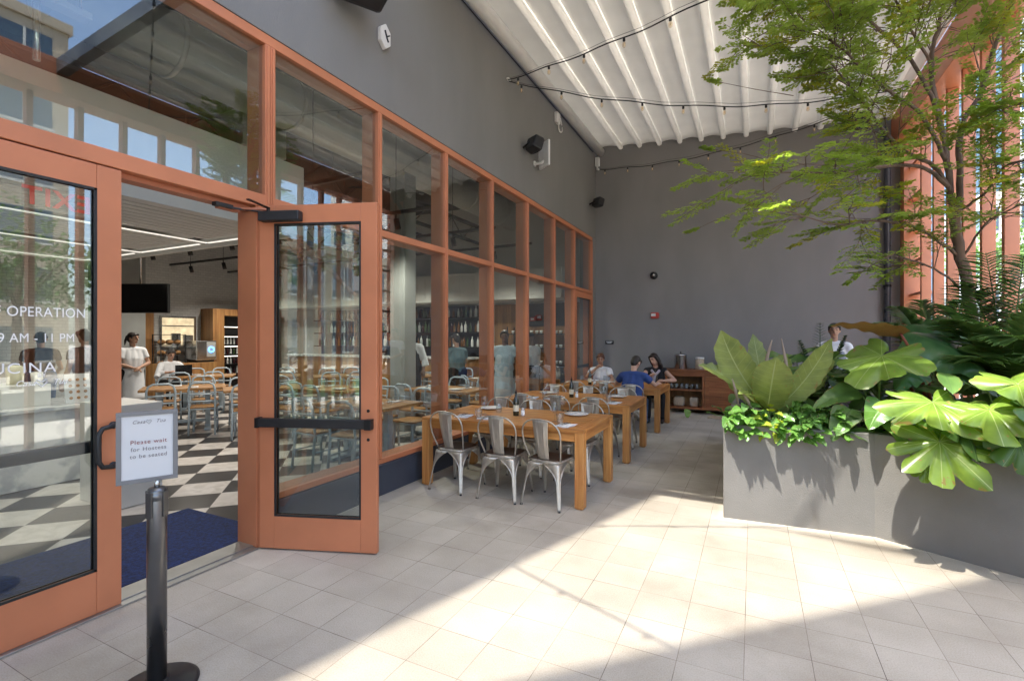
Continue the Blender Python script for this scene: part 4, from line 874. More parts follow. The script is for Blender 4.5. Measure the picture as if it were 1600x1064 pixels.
# --- fern frond behind
def frond(mb,B,T,arch,W,n=26,w=.014,hang=.35,st=None):
    B=Vector(B);T=Vector(T);mid=(B+T)/2+Vector(arch)
    def c(t): return B*(1-t)**2+mid*2*t*(1-t)+T*t*t
    (st or mb).tube([c(i/12) for i in range(13)],[.009*(1-i/13)+.002 for i in range(13)],5)
    for i in range(n):
        t=.16+.84*i/n; d=(c(min(1,t+.01))-c(t-.01)).normalized(); s=d.cross(Vector((0,0,1))); s=s.normalized() if s.length>1e-4 else Vector((1,0,0)); L_=W*math.sin(PI*(t*.82+.13))**.7
        for sg in (-1,1):
            dr=(s*sg+d*.75+Vector((0,0,-hang+rnd.uniform(-.12,.12)))).normalized(); p0=c(t); blade(mb,p0,p0+dr*L_,w,(0,0,.03*L_/.3),(s*-.2+Vector((0,0,1))),4,2,'strap',.3)
p=plant('fern','dark upright fern behind the nest plant','fern',(.62,5.9,.8))
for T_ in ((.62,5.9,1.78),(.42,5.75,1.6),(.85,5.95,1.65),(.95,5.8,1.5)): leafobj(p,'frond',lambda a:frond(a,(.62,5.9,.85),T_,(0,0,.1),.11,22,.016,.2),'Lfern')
# --- palms
def palm(label,base,tips,W,seed):
    p=plant('palm',label,'palm',base,'palms in the planter')
    for T_,ar in tips: leafobj(p,'frond',lambda a:frond(a,Vector(base)+Vector((0,0,.25)),T_,(0,0,ar),W,34,.034,.35),'Lpalm')
    leafobj(p,'stem',lambda a:a.tube([base,Vector(base)+Vector((0,0,.3))],[.04,.03],8),'stemg')
b0=Vector(at(1575,600,5.2)); b0.z=.8
palm('green palm arching at the right edge beside the tree trunk',b0,[(at(1465,478,5.3),.35),(at(1490,500,5.0),.3),(at(1600,400,5.4),.2),(at(1540,395,5.6),.2),(at(1640,470,5.0),.4),(at(1530,560,4.9),.25),(at(1650,560,4.8),.3),(at(1510,445,5.6),.35),(at(1590,530,4.8),.4)],.34,1)
b1=Vector((1.75,6.6,.8)); palm('lower palm spreading behind the tree trunk',b1,[(at(1370,505,6.2),.45),(at(1400,480,6.5),.35),(at(1450,520,6.0),.4),(at(1500,470,6.9),.3),(at(1440,470,6.8),.25)],.30,2)
# --- small feathery tree
tr=thing('feathery_tree','slender multi branched tree with fine feathery foliage in the planter','tree',(1.91,6.2,.76))
def inv(o): o.parent=tr; o.matrix_parent_inverse=Matrix.Translation(-Vector(tr.location)); return o
q=random.Random(5); wood=MB(); twigs=[]
Y=6.2
def ip(pts,n):
    out=[]
    m=len(pts)-1
    for i in range(m):
        p0=pts[max(0,i-1)];p1=pts[i];p2=pts[i+1];p3=pts[min(m,i+2)]
        for k in range(n):
            t=k/n; out.append(.5*((2*p1)+(p2-p0)*t+(2*p0-5*p1+4*p2-p3)*t*t+(3*p1-p0-3*p2+p3)*t**3))
    out.append(pts[-1]); return out
def limb(px,y0,y1,r0,r1):
    m=len(px); pts=[Vector(at(u,v,y0+(y1-y0)*i/(m-1))) for i,(u,v) in enumerate(px)]
    P_=ip(pts,5); k=len(P_); wood.tube([p+Vector((q.uniform(-.008,.008),q.uniform(-.008,.008),0)) for p in P_],[r0+(r1-r0)*i/(k-1) for i in range(k)],9); return P_
tk=limb([(1528,600),(1522,520),(1510,440),(1497,380),(1492,330)],Y,Y,.052,.043)
LB=[]
LB.append(limb([(1492,340),(1482,270),(1470,190),(1455,100),(1470,30),(1490,-60)],Y,5.9,.032,.012))
LB.append(limb([(1496,350),(1500,270),(1502,200),(1530,150),(1560,60),(1600,-30)],Y,5.8,.030,.012))
LB.append(limb([(1486,300),(1460,260),(1420,240),(1390,215),(1340,150),(1290,90)],6.15,5.2,.022,.006))
LB.append(limb([(1478,250),(1440,180),(1400,150),(1350,110),(1290,60),(1200,40)],6.1,5.0,.02,.005))
LB.append(limb([(1480,290),(1440,262),(1380,260),(1330,270),(1260,270),(1170,270)],6.1,4.9,.02,.005))
LB.append(limb([(1498,400),(1450,365),(1410,350),(1360,345),(1300,350),(1200,320)],6.2,5.0,.018,.004))
LB.append(limb([(1470,190),(1440,120),(1390,60),(1330,10),(1260,-30),(1180,-40)],6.1,5.0,.02,.005))
LB.append(limb([(1500,330),(1540,300),(1570,260),(1610,250)],6.2,5.5,.015,.005))
LB.append(limb([(1505,400),(1540,350),(1575,330),(1620,310)],6.2,5.6,.012,.004))
LB.append(limb([(1460,110),(1420,40),(1380,-30),(1330,-90)],5.95,5.2,.014,.005))
LB.append(limb([(1530,150),(1560,170),(1600,160)],6.0,5.4,.012,.004))
LB.append(limb([(1500,450),(1460,420),(1400,400),(1360,395)],6.2,5.4,.012,.003))
lf=MB(); lf2=MB(); nl=0
def leaflet(mb,p,d,n_,L_,w):
    s=d.cross(n_); s=s.normalized() if s.length>1e-5 else d.orthogonal().normalized()
    mb.add([p,p+d*L_*.5+s*w,p+d*L_,p+d*L_*.5-s*w],[(0,1,2,3)],False,[(.5,0),(1,.5),(.5,1),(0,.5)])
def spray(p,d,L_,lv):
    # a flat feathery spray: stalk, side stalks, paired leaflets
    global nl
    d=d.normalized(); pts=[p]; cur=p.copy(); dd=d.copy()
    for i in range(7):
        dd=(dd+Vector((q.uniform(-.14,.14),q.uniform(-.14,.14),q.uniform(-.10,.08)))).normalized(); cur=cur+dd*L_/7; pts.append(cur.copy())
    wood.tube(pts,[.0032*(1-i/9)+.0008 for i in range(8)],4,False)
    mb=lf2 if q.random()<.22 else lf
    for i in range(1,8):
        for sg in (-1,1):
            if q.random()<.1: continue
            s=dd.cross(Vector((0,0,1))); s=s.normalized() if s.length>1e-4 else Vector((1,0,0))
            sd=(s*sg+dd*.8+Vector((0,0,q.uniform(-.3,.2)))).normalized(); sl_=L_*.36*(1-i/10)
            m=5
            for k in range(1,m+1):
                b_=pts[i]+sd*sl_*k/m
                for g in (-1,1):
                    t=(sd*.6+sd.cross(Vector((0,0,1))).normalized()*g+Vector((0,0,q.uniform(-.45,.25)))).normalized() if abs(sd.z)<.95 else sd
                    leaflet(mb,b_,t,Vector((q.uniform(-.5,.5),q.uniform(-.5,.5),1)),q.uniform(.026,.042),q.uniform(.009,.0145)); nl+=1
for li,P_ in enumerate(LB):
    m=len(P_); dens={2:18,3:23,4:18,5:15,6:23,9:18,11:5}.get(li,13)
    for i in range(dens):
        f_=q.uniform(.22 if li>1 else .5,1)**.8; k=min(m-2,int(f_*(m-1))); p=P_[k].copy(); d=(P_[k+1]-P_[k]).normalized()
        sgn=q.choice((-1,1)); s=d.cross(Vector((0,0,1))).normalized()
        o_=(d*q.uniform(.3,1)+s*sgn*q.uniform(.2,1.1)+Vector((0,0,q.uniform(-.35,.4)))).normalized()
        # side branchlet with two or three sprays
        bl=q.uniform(.15,.5); e=p+o_*bl; wood.tube([p,(p+e)/2+Vector((0,0,.02)),e],[.005,.004,.003],5,False)
        for w_ in range(q.choice((2,3,3))):
            o2=(o_+Vector((q.uniform(-.7,.7),q.uniform(-.5,.5),q.uniform(-.35,.3)))).normalized(); spray(e if w_ else (p+e)/2,o2,q.uniform(.28,.46),0)
# bare hanging twigs
for px in ([(1185,322),(1140,335),(1110,348),(1095,355)],[(1240,150),(1180,140),(1130,130)],[(1400,395),(1370,410),(1345,425)],[(1200,250),(1160,240),(1120,235)]):
    P_=[Vector(at(u,v,5.1)) for u,v in px]; wood.tube(P_,[.004,.003,.0025,.002][:len(P_)],4,False); spray(P_[-1],P_[-1]-P_[-2],.14,0)
inv(wood.build('trunk',M['bark'])); inv(lf.build('crown',M['Ltree'])); inv(lf2.build('crown',M['Ltree2']))
print('leaflets',nl)
pb=thing('square_planter','square grey planter box behind the camera holding a feathery tree','planter',(-1.1,-1.5,0)); a=MB(); a.box(-.45,.45,-.45,.45,0,.7); a.build('planter_wall',M['concrete'],pb,bevel=.01); a=MB(); a.box(-.41,.41,-.41,.41,.7005,.72); a.build('soil',M['soil'],pb)
t2=dup(tr,(-1.1,-1.5,.72),R(-60),'second feathery tree in the square planter behind the camera')
# ================= PEOPLE =================
def person(label,loc,rz,shirt='tee',legs='denim',hair='hairb',skin='skin',lean=0.05,hpitch=.1,hyaw=0,hroll=0,sit=False,armL=None,armR=None,sleeve=.55,long_hair=False,bun=False,apron=None,scarf=False,cap=None,s=1.0,vest=None,turn=0,knees=None):
    t=thing('person',label,'person',loc,rz)
    Rz=Matrix.Rotation(turn,3,'Z')
    pz=.53 if sit else .95
    P=Vector((0,0,pz)); ax=Vector((0,math.sin(lean),math.cos(lean)))
    tp=lambda h,x=0,y=0: P+Rz@(ax*h+Vector((x,y*math.cos(lean),-y*math.sin(lean))))
    neck=tp(.525); nh=lean+hpitch*.5
    HM=Rz@Matrix.Rotation(hyaw,3,'Z')@Matrix.Rotation(-(lean*.5+hpitch),3,'X')@Matrix.Rotation(hroll,3,'Y')
    head=neck+Rz@Vector((math.sin(hroll)*.12,math.sin(nh)*.165,math.cos(nh)*.165))
    hp=lambda x,y,z: head+HM@Vector((x,y,z))
    shd={k:tp(.455,k*.172) for k in (-1,1)}
    hip={k:P+Vector((k*.095,0,-.01)) for k in (-1,1)}
    if sit:
        kn={k:P+Vector((k*.13,.42,-.02)) for k in (-1,1)}; an={k:P+Vector((k*.13,.40,-.44)) for k in (-1,1)}
        if knees: kn,an=knees
    else:
        kn={k:Vector((k*.10,.03,.50)) for k in (-1,1)}; an={k:Vector((k*.11,-.02,.09)) for k in (-1,1)}
    D={-1:(Vector((-.25,-.02,pz+.20)),Vector((-.26,.08,pz-.03))),1:(Vector((.25,-.02,pz+.20)),Vector((.26,.08,pz-.03)))}
    if armL: D[-1]=(Vector(armL[0]),Vector(armL[1]))
    if armR: D[1]=(Vector(armR[0]),Vector(armR[1]))
    b=MB()
    b.ball(hp(0,0,.02),(.073,.09,.098),14,10,HM); b.ball(hp(0,.022,-.045),(.056,.066,.07),12,8,HM)
    b.tube([hp(0,.088,.025),hp(0,.108,-.012),hp(0,.094,-.022)],[.008,.014,.010],8,round_=True)
    b.tube([hp(-.03,.082,.036),hp(.03,.082,.036)],[.012,.012],6,round_=True)
    for k in (-1,1): b.ball(hp(k*.076,-.005,.0),(.012,.022,.032),8,6,HM)
    b.tube([tp(.44),neck,hp(0,-.012,-.05)],[.06,.05,.048],12,round_=True)
    b.tube([tp(.05),tp(.40)],[.05,.05],10,round_=True)
    b.tube([shd[-1],shd[1]],[.045,.045],10,round_=True)
    for k in (-1,1):
        e,h=D[k]; b.tube([shd[k],shd[k].lerp(e,.5),e],[.048,.042,.036],10,round_=True); b.tube([e,e.lerp(h,.35),h],[.037,.038,.025],10,round_=True)
        d=(h-e).normalized(); sd=d.cross(Vector((0,0,1))); sd=sd.normalized() if sd.length>.2 else Vector((1,0,0)); nn=sd.cross(d)
        b.tube([h,h+d*.045,h+d*.085],[.024,.034,.030],10,round_=True)
        b.tube([h+d*.045+sd*.028,h+d*.085+sd*.03],[.024,.018],8,round_=True); b.tube([h+d*.045-sd*.028,h+d*.085-sd*.03],[.024,.018],8,round_=True)
        for f,ln in ((-.034,.055),(-.012,.072),(.011,.078),(.033,.068)):
            q0=h+d*.08+sd*f; b.tube([q0,q0+d*ln*.5-nn*.010,q0+d*ln*.85-nn*.032],[.0105,.0098,.0085],7,round_=True)
        q0=h+d*.03+sd*(-k)*.03; b.tube([q0,q0+d*.03+sd*(-k)*.025-nn*.01,q0+d*.06+sd*(-k)*.03-nn*.02],[.013,.011,.009],7,round_=True)
        b.tube([hip[k],kn[k],an[k]],[.06,.045,.034],9,round_=True)
    b.build('body',M[skin],t,remesh=.0095)
    fe=MB()
    for k in (-1,1): fe.ball(hp(k*.030,.084,.018),(.011,.007,.0065),8,6,HM)
    fe.build('eyes',M['eye'],t)
    fe=MB(); fe.tube([hp(-.022,.083,-.055),hp(0,.090,-.053),hp(.022,.083,-.055)],[.004,.007,.004],6,round_=True); fe.build('mouth',M['lip'],t)
    br=MB()
    for k in (-1,1): br.tube([hp(k*.014,.093,.044),hp(k*.032,.090,.049),hp(k*.048,.078,.043)],[.004,.005,.003],5,round_=True)
    br.build('eyebrows',M[hair],t)
    hr=MB()
    if cap: hr.ball(hp(0,-.012,.055),(.084,.10,.075),14,9,HM)
    else:
        hr.ball(hp(0,-.022,.048),(.081,.088,.082),14,9,HM); hr.ball(hp(0,-.048,.0),(.074,.06,.09),12,8,HM)
        hr.tube([hp(-.05,.062,.085),hp(0,.07,.098),hp(.05,.062,.085)],[.02,.025,.02],8,round_=True)
        for k in (-1,1): hr.tube([hp(k*.07,.03,.06),hp(k*.074,.018,.01)],[.022,.014],7,round_=True)
    if long_hair:
        for k in (-1,1): hr.tube([hp(k*.066,.03,.05),hp(k*.082,.0,-.05),hp(k*.085,-.02,-.15),hp(k*.08,-.03,-.22)],[.028,.032,.034,.02],8,round_=True)
        hr.tube([hp(0,-.07,.02),hp(0,-.085,-.1),hp(0,-.08,-.23)],[.06,.07,.04],9,round_=True)
    if bun: hr.ball(hp(0,-.115,.02),(.036,.03,.036),10,7,HM); hr.tube([hp(0,-.12,.02),hp(0,-.14,-.06),hp(.01,-.135,-.15)],[.024,.026,.01],8,round_=True)
    hr.build('hair' if not cap else 'cap',M[cap or hair],t,remesh=.011)
    # shirt
    c=MB()
    for k in (-1,1):
        c.tube([P+Rz@Vector((k*.075,0,-.03)),tp(.10,k*.065),tp(.28,k*.085),tp(.42,k*.085)],[.108,.098,.105,.078],12,round_=True)
        e=D[k][0]; m=sleeve
        if sleeve>0: c.tube([shd[k],shd[k].lerp(e,m)],[.07,.062],10,round_=False)
        if sleeve>1: c.tube([e,e.lerp(D[k][1],sleeve-1)],[.055,.045],10,round_=True)
    c.tube([P,tp(.12),tp(.30),tp(.44)],[.105,.108,.118,.075],12,round_=True)
    c.tube([shd[-1],tp(.475),shd[1]],[.062,.07,.062],10,round_=True)
    c.build('shirt',M[shirt],t,remesh=.013)
    # trousers
    l=MB()
    for k in (-1,1): l.tube([hip[k]+Vector((0,0,.04)),kn[k],an[k]+Vector((0,0,.02))],[.115,.075,.055],12,round_=True)
    l.tube([hip[-1],hip[1]],[.11,.11],10,round_=True); l.build('trousers',M[legs],t,remesh=.014)
    for k in (-1,1):
        sh=MB(); sh.tube([an[k]+Vector((0,-.02,-.04)),an[k]+Vector((0,.07,-.052)),an[k]+Vector((0,.17,-.06))],[.045,.045,.03],9,round_=True)
        sh.build('shoe',M['shoe'],t,remesh=.012)
    if apron:
        a=MB()
        def fn(u,v):
            an_=(v-.5)*PI*(1.95 if apron[1] else .95*(.55+.45*min(1,u/.4))); r=1+.10*u+.035*math.sin(an_*7)*u
            return (.185*r*math.sin(an_),.155*r*math.cos(an_)+.005,pz+(.10 if apron[1] else .36)-u*(.62 if apron[1] else .86))
        a.grid(fn,12,36); a.build('apron',M[apron[0]],t,solid=.006)
    if scarf:
        a=MB(); a.tube([tp(.47,-.07,.06),tp(.40,0,.12),tp(.47,.07,.06),tp(.5,.05,-.06),tp(.5,-.05,-.06)],[.03,.035,.03,.028,.028],9,closed=True); a.tube([tp(.42,.02,.125),tp(.2,.06,.15)],[.035,.05],9,round_=True); a.build('scarf',M['scarf'],t,remesh=.011)
    if vest:
        a=MB()
        a.tube([P,tp(.12,0,.006),tp(.30,0,.008),tp(.36,0,.01)],[.112,.114,.122,.09],12,round_=True)
        for k in (-1,1): a.tube([P+Vector((k*.075,.01,0)),tp(.10,k*.066,.004),tp(.28,k*.075,.01),tp(.40,k*.07,.01)],[.112,.104,.108,.075],12,round_=True)
        a.build('vest',M[vest],t,remesh=.014)
    t.scale=(s,s,s); return t
# the three diners at the far table
person('woman in white top at the far table, auburn hair tied back, hand to mouth',(-2.82,9.92,0),R(180),'tee','denim','hairr','skinm',.18,.18,.15,-.05,True,((-.27,.20,.80),(-.30,.34,.79)),((.26,.24,.84),(.05,.27,1.02)),.6,bun=True,s=.98)
person('man in royal blue T-shirt seen from behind, forearms on the table',(-1.84,8.24,0),R(0),'navy','denim','hairb','skin',.36,.45,-.25,.1,True,((-.33,.30,.80),(-.22,.50,.80)),((.33,.28,.80),(.34,.52,.80)),.62,s=1.02)
person('woman in black top with dark hair leaning on her arm at the far table',(-1.74,9.98,0),R(188),'blackcloth','blackcloth','hairb','skin',.22,.25,-.5,.22,True,((-.36,.24,.80),(-.16,.36,.80)),((.24,.30,.79),(.10,.36,.88)),.0,long_hair=True,scarf=True,s=1.0)
# staff
person('waitress in white polo and long white apron inside the doorway',(-10.98,5.27,0),R(-95),'tee','blackcloth','hairb','skinm',.0,.12,.6,0,False,((-.26,.05,1.14),(-.04,.20,1.06)),((.26,.05,1.14),(.05,.19,1.05)),.6,bun=True,apron=('tee',True),s=.98)
person('man in white shirt working at a laptop inside the restaurant',(-12.3,6.65,0),R(-100),'tee','blackcloth','hairb','skin',.12,.35,.1,0,True,((-.28,.22,.80),(-.12,.40,.82)),((.28,.22,.80),(.12,.40,.82)),1.5,s=1.02)
person('waiter in white shirt and black waistcoat behind the first window',(-6.59,8.45,0),R(-160),'tee','blackcloth','hairb','skind',.0,.1,0,0,False,None,((.26,.02,1.15),(.10,.22,1.12)),1.6,vest='blackcloth',s=1.02)
person('person in teal grey shirt facing away behind the second window',(-5.28,8.21,0),R(60),'teal','blackcloth','hairb','skinm',.1,.3,.2,0,False,((-.24,.10,1.15),(-.10,.30,1.10)),((.24,.1,1.15),(.10,.30,1.1)),.6,s=.97)
person('cook in pale blue T-shirt and grey apron behind the third window',(-4.26,8.27,0),R(-160),'lightblue','blackcloth','hairb','skind',.0,.08,.1,0,False,None,None,.55,apron=('lightblue',False),s=1.0)
person('worker in white shirt, dark cap and striped apron by the shelves',(-4.05,9.2,0),R(70),'tee','blackcloth','hairb','skind',.14,.3,0,0,False,((-.24,.12,1.16),(-.12,.34,1.12)),((.24,.12,1.16),(.12,.34,1.1)),.7,apron=('apronst',True),cap='blackcloth',s=.99)
person('waiter in white shirt with dark straps standing behind the planter leaves',(1.23,9.76,0),R(170),'tee','blackcloth','hairb','skinm',.0,.05,.1,0,False,None,((.25,.05,1.15),(.15,.25,1.1)),.6,apron=('apronst',False),s=1.06)
person('person in dark T-shirt at the service counter behind the closed door',(-9.6,3.95,0),R(100),'blackcloth','blackcloth','hairb','skinm',.05,.2,0,0,False,None,None,.5,s=1.0)
person('person in dark shirt reaching over the pastry counter behind the closed door',(-10.6,3.75,0),R(70),'blackcloth','denim','hairb','skin',.35,.2,0,0,False,((-.25,.25,1.1),(-.2,.5,1.02)),((.25,.25,1.1),(.2,.5,1.02)),.5,s=1.0)
# ================= RESTAURANT INTERIOR =================
def bx(name,label,cat,m,*b,bevel=.004,group=None): a=MB(); a.box(*b); return tag(a.build(name,M[m],bevel=bevel),label,cat,group)
bx('dining_room_wall','white tiled wall deep inside the dining room behind the bread rack','wall','tile',-15.3,-15,-4,11.5,0,5.2)
bx('dining_room_wall','grey inner wall at the far end of the bar','wall','inwall',-15,-3.76,11.5,11.8,0,5.2)
bx('dining_room_wall','pale inner wall behind the service counter','wall','inwall',-15,-3.76,-4.3,-4,0,5.2)
a=MB(); a.box(-15.3,-3.76,-4.3,11.8,5.2,5.4); tag(a.build('dining_room_ceiling',M['indark']),'dark open ceiling of the dining room','ceiling')
for x,y,s_,lb in ((-5.55,6.85,.32,'square grey concrete column behind the first window'),(-12.6,5.75,.75,'broad grey concrete column beside the hanging television')):
    bx('concrete_column',lb,'column','ingrey',x-s_/2,x+s_/2,y-s_/2,y+s_/2,0,5.2,bevel=.01)
# slatted canopy over the entrance with cove strips
t=thing('slatted_ceiling','white slatted ceiling canopy with glowing coves above the entrance','ceiling',(0,0,0))
x0,x1,y0,y1,zb,zt=-9.2,-4.6,-2.2,3.92,2.78,3.56
a=MB(); a.box(x1-.04,x1,y0,y1,zb,zt); a.box(x0,x1-.04,y1-.04,y1,zb,zb+.12); a.box(x0,x0+.04,y0,y1-.04,zb,zt); a.box(x0+.04,x1-.04,y0,y0+.04,zb,zt); a.box(x0+.04,x1-.04,y0+.04,y1-.04,zb+.16,zb+.2); a.build('fascia',M['bwhite2'],t,bevel=.004)
for k in range(3):
    xa=x0+.10+k*1.5; xb=xa+1.32
    for i in range(9):
        xx=xa+.06+i*.138; a=MB(); a.box(xx,xx+.112,y0+.2,y1-.22,zb+.05,zb+.075); a.build('slat',M['bwhite2'],t)
    a=MB(); a.box(xa-.03,xa+.0,y0+.2,y1-.18,zb+.02,zb+.03); a.box(xa-.0,xb,y1-.185,y1-.155,zb+.02,zb+.03); a.build('cove_strip',M['cove'],t)
for x,y in ((-6.2,2.7),(-7.9,2.2),(-5.6,1.2),(-6.8,.4),(-8.2,.8),(-7.2,3.1)):
    a=MB(); a.lathe([(0,0),(.06,0),(.065,.004),(.0,.012)],(x,y,zb+.036),18); tag(a.build('downlight',M['lamp']),'small round glowing downlight in the slatted ceiling','light','downlights in the slatted ceiling')
# big white fascia seen above the doors: support post and slotted bracket
t=thing('slotted_bracket','grey slotted ceiling bracket on a slim post behind the transom','bracket',(-4.5,1.57,0))
a=MB(); a.tube([(0,0,3.565),(0,0,4.0)],.022,10); a.build('post',M['inox'],t)
a=MB(); a.box(-.06,.06,-.3,.3,4.0,4.05); a.box(-.09,.09,-.12,.12,4.051,4.09); a.build('slotted_bar',M['duct'],t,bevel=.004)
a=MB(); a.tube([(0,-.25,4.05),(0,-.25,5.19)],.008,6); a.tube([(0,.25,4.05),(0,.25,5.19)],.008,6); a.build('hanger_rod',M['inox'],t)
# ducts, trusses, hanging tracks with spotlights
t=thing('air_duct','large pale round air duct running under the ceiling','duct',(0,0,0))
a=MB(); a.tube([(-5.6,2,4.75),(-5.6,11.3,4.75)],.33,28); a.build('pipe',M['duct'],t)
for y in (3,4.5,6,7.5,9,10.5):
    a=MB(); a.tube([(-5.6,y,4.75),(-5.6,y+.05,4.75)],.343,28); a.build('pipe_collar',M['duct'],t)
    a=MB(); a.tube([(-5.6,y+.025,5.05),(-5.6,y+.025,5.2)],.008,6); a.build('hanger_rod',M['inox'],t)
t=thing('air_duct','square pale duct crossing above the second window','duct',(0,0,0)); a=MB(); a.box(-9.5,-6.4,4.4,5.0,4.35,4.85); a.build('pipe',M['duct'],t,bevel=.01); a=MB(); a.box(-6.4,-6.3,4.35,5.05,4.3,4.9); a.build('pipe_collar',M['duct'],t,bevel=.01)
for i,y in enumerate((4.4,6.0,7.6,9.2)):
    t=thing('track_light','black ceiling track hung with small spotlights','light',(0,y,0),0,'black spotlight tracks under the ceiling')
    a=MB(); a.box(-14,-4.1,-.025,.025,3.55,3.6); a.build('rail',M['black'],t)
    for k in range(7):
        x=-5-1.35*k; a=MB(); a.tube([(x,0,3.55),(x,0,3.48)],.012,6); a.tube([(x,0,3.48),(x+.02,.03,3.32)],.045,10); s_=a.build('spotlight',M['black'],t); 
        a=MB(); a.tube([(x,0,3.6),(x,0,5.2)],.006,5); a.build('hanger_rod',M['black'],t)
for i,x in enumerate((-6.6,-8.6,-10.6,-12.6)):
    t=thing('ceiling_truss','dark steel truss below the dining room ceiling','truss',(x,0,0),0,'dark trusses below the ceiling')
    a=MB(); a.box(-.05,.05,-3.9,11.4,4.55,4.62); a.build('top_chord',M['black'],t); a=MB(); a.box(-.04,.04,-3.9,11.4,4.12,4.18); a.build('bottom_chord',M['black'],t)
    a=MB()
    a.tube([(0,-3.5+.5*k,4.57 if k%2 else 4.15) for k in range(30)],.018,5); a.build('web',M['black'],t)
# bar at the end of the room
t=thing('bar_canopy','white panelled bulkhead hung above the bar','bulkhead',(0,0,0))
a=MB(); a.box(-14.6,-3.95,10.5,10.56,2.55,3.25); a.box(-14.6,-3.95,10.56,11.4,2.55,2.6); a.build('front_panel',M['bwhite2'],t,bevel=.004)
for k in range(28):
    x=-14.4+.37*k; a=MB(); a.box(x,x+.34,10.488,10.4995,2.64,3.17); a.build('panel',M['bwhite2'],t,bevel=.003)
t=thing('back_bar','dark back bar shelves lined with bottles','bar',(0,0,0))
a=MB(); a.box(-12.6,-6.3,11.42,11.5,.9,2.5); a.build('back_board',M['chalk'],t)
for z in (1.35,1.75,2.15): a=MB(); a.box(-12.6,-6.3,11.12,11.42,z,z+.03); a.build('shelf',M['blackmetal'],t)
a=MB(); a.box(-12.6,-6.3,10.2,10.8,0,1.08); a.build('counter',M['inwood'],t,bevel=.006); a=MB(); a.box(-12.65,-6.25,10.15,10.85,1.08,1.13); a.build('worktop',M['marble'],t,bevel=.005)
q=random.Random(9)
bm_={}
for mt in ('bottlegreen','bottleamber','bottleclear','bottlewine','plate'):
    a=MB(); a.lathe([(0,0),(.036,0),(.038,.01),(.038,.17),(.03,.2),(.013,.23),(.013,.29),(0,.29)],(0,0,0),10); o=a.build('bottle',M[mt]); bm_[mt]=o
first=dict(bm_)
nb=0
for z in (1.382,1.782,2.182):
    x=-12.5
    while x<-6.4:
        mt=q.choice(list(bm_)); 
        o=first.pop(mt) if mt in first else bm_[mt].copy()
        if o.name not in COL.objects: COL.objects.link(o)
        o.location=(x,11.27+q.uniform(-.05,.05),z); sc=q.uniform(.75,1.05); o.scale=(sc,sc,sc); tag(o,'bottle standing on the back bar shelves','bottle','bottles on the back bar'); nb+=1; x+=q.uniform(.09,.16)
for o in first.values(): o.location=(-12.55,11.3,1.382); tag(o,'bottle standing on the back bar shelves','bottle','bottles on the back bar')
# shelves beside the blackboard
bx('wall_panel','oak wall panel behind the crockery shelves','panel','inwood',-6.2,-3.77,11.44,11.499,0,2.5)
bx('blackboard','blank dark board on the oak panel above the shelves','board','chalk',-5.45,-4.2,11.40,11.438,1.92,2.5)
t=thing('alarm_box','small red alarm box on the dark board','alarm',(-5.05,11.36,2.1)); a=MB(); a.box(-.07,.07,0,.04,-.05,.05); a.build('case',M['red'],t,bevel=.01); a=MB(); a.box(-.04,.04,-.01,-.0005,-.02,.02); a.build('strobe',M['white'],t)
t=thing('crockery_rack','black wire rack stacked with white crockery and a steel pot','rack',(0,0,0))
for z in (.55,.95,1.35,1.7): a=MB(); a.box(-5.6,-3.95,11.0,11.4,z,z+.025); a.build('shelf',M['blackmetal'],t)
for x in (-5.6,-3.97):
    for y in (11.0,11.38): a=MB(); a.box(x,x+.025,y,y+.025,0,1.9); a.build('upright',M['blackmetal'],t)
cup=MB(); cup.lathe([(0,0),(.025,0),(.04,.05),(.042,.08),(.038,.08),(.03,.02),(0,.01)],(0,0,0),10); co=None
for z in (1.376,1.726,.976):
    for k in range(12):
        if co is None: o=co=cup.build('cup',M['plate'])
        else: o=co.copy(); COL.objects.link(o)
        o.location=(-5.5+.13*k,11.15+.03*(k%2),z); tag(o,'white cup on the black wire rack','cup','cups on the wire rack')
a=MB(); a.lathe([(0,0),(.2,0),(.2,.34),(.205,.35),(0,.36)],(0,0,0),24); a.tube([(-.2,0,.25),(-.25,0,.26),(-.25,0,.3),(-.2,0,.31)],.01,6); a.tube([(.2,0,.25),(.25,0,.26),(.25,0,.3),(.2,0,.31)],.01,6); o=a.build('stock_pot',M['inox']); o.location=(-4.25,11.2,.576); tag(o,'large steel stock pot on the wire rack','pot')
# far wall: kitchen pass, bread rack, coffee machine, wine cooler
t=thing('kitchen_pass','kitchen opening with a self-glowing back in the white tiled wall','window',(-15,8.35,0))
a=MB(); a.box(0,.03,-.5,-.44,1.4,2.25); a.box(0,.03,.44,.5,1.4,2.25); a.box(0,.03,-.44,.44,2.2,2.25); a.box(0,.06,-.5,.5,1.34,1.3995); a.build('frame',M['inox'],t)
a=MB(); a.box(.001,.006,-.44,.44,1.4,2.2); a.build('kitchen_glow_back',M['kitch'],t); a=MB(); a.box(.0065,.05,-.2,.05,1.4,1.75); a.box(.0065,.1,-.44,.44,1.95,1.98); a.box(.0065,.05,.12,.4,1.4,1.7); a.build('kitchen_equipment',M['inox'],t)
t=thing('bread_rack','black bread rack filled with loaves by the tiled wall','rack',(-14.6,7.9,0))
for y in (-.32,.32):
    for x in (-.2,.2): a=MB(); a.box(x-.012,x+.012,y-.012,y+.012,0,1.72); a.build('upright',M['black'],t)
for z in (.55,.84,1.13,1.42,1.70):
    a=MB(); a.box(-.2,.2,-.32,.32,z,z+.015); a.build('shelf',M['black'],t)
    if z<1.6:
        for k in range(3): a=MB(); a.ball((0,-.2+.2*k,z+.085),(.13,.09,.07),12,8); tag(a.build('bread_loaf',M['bread']),'round loaf on the black bread rack','bread','loaves on the bread rack').location=(-14.6,7.9,0)
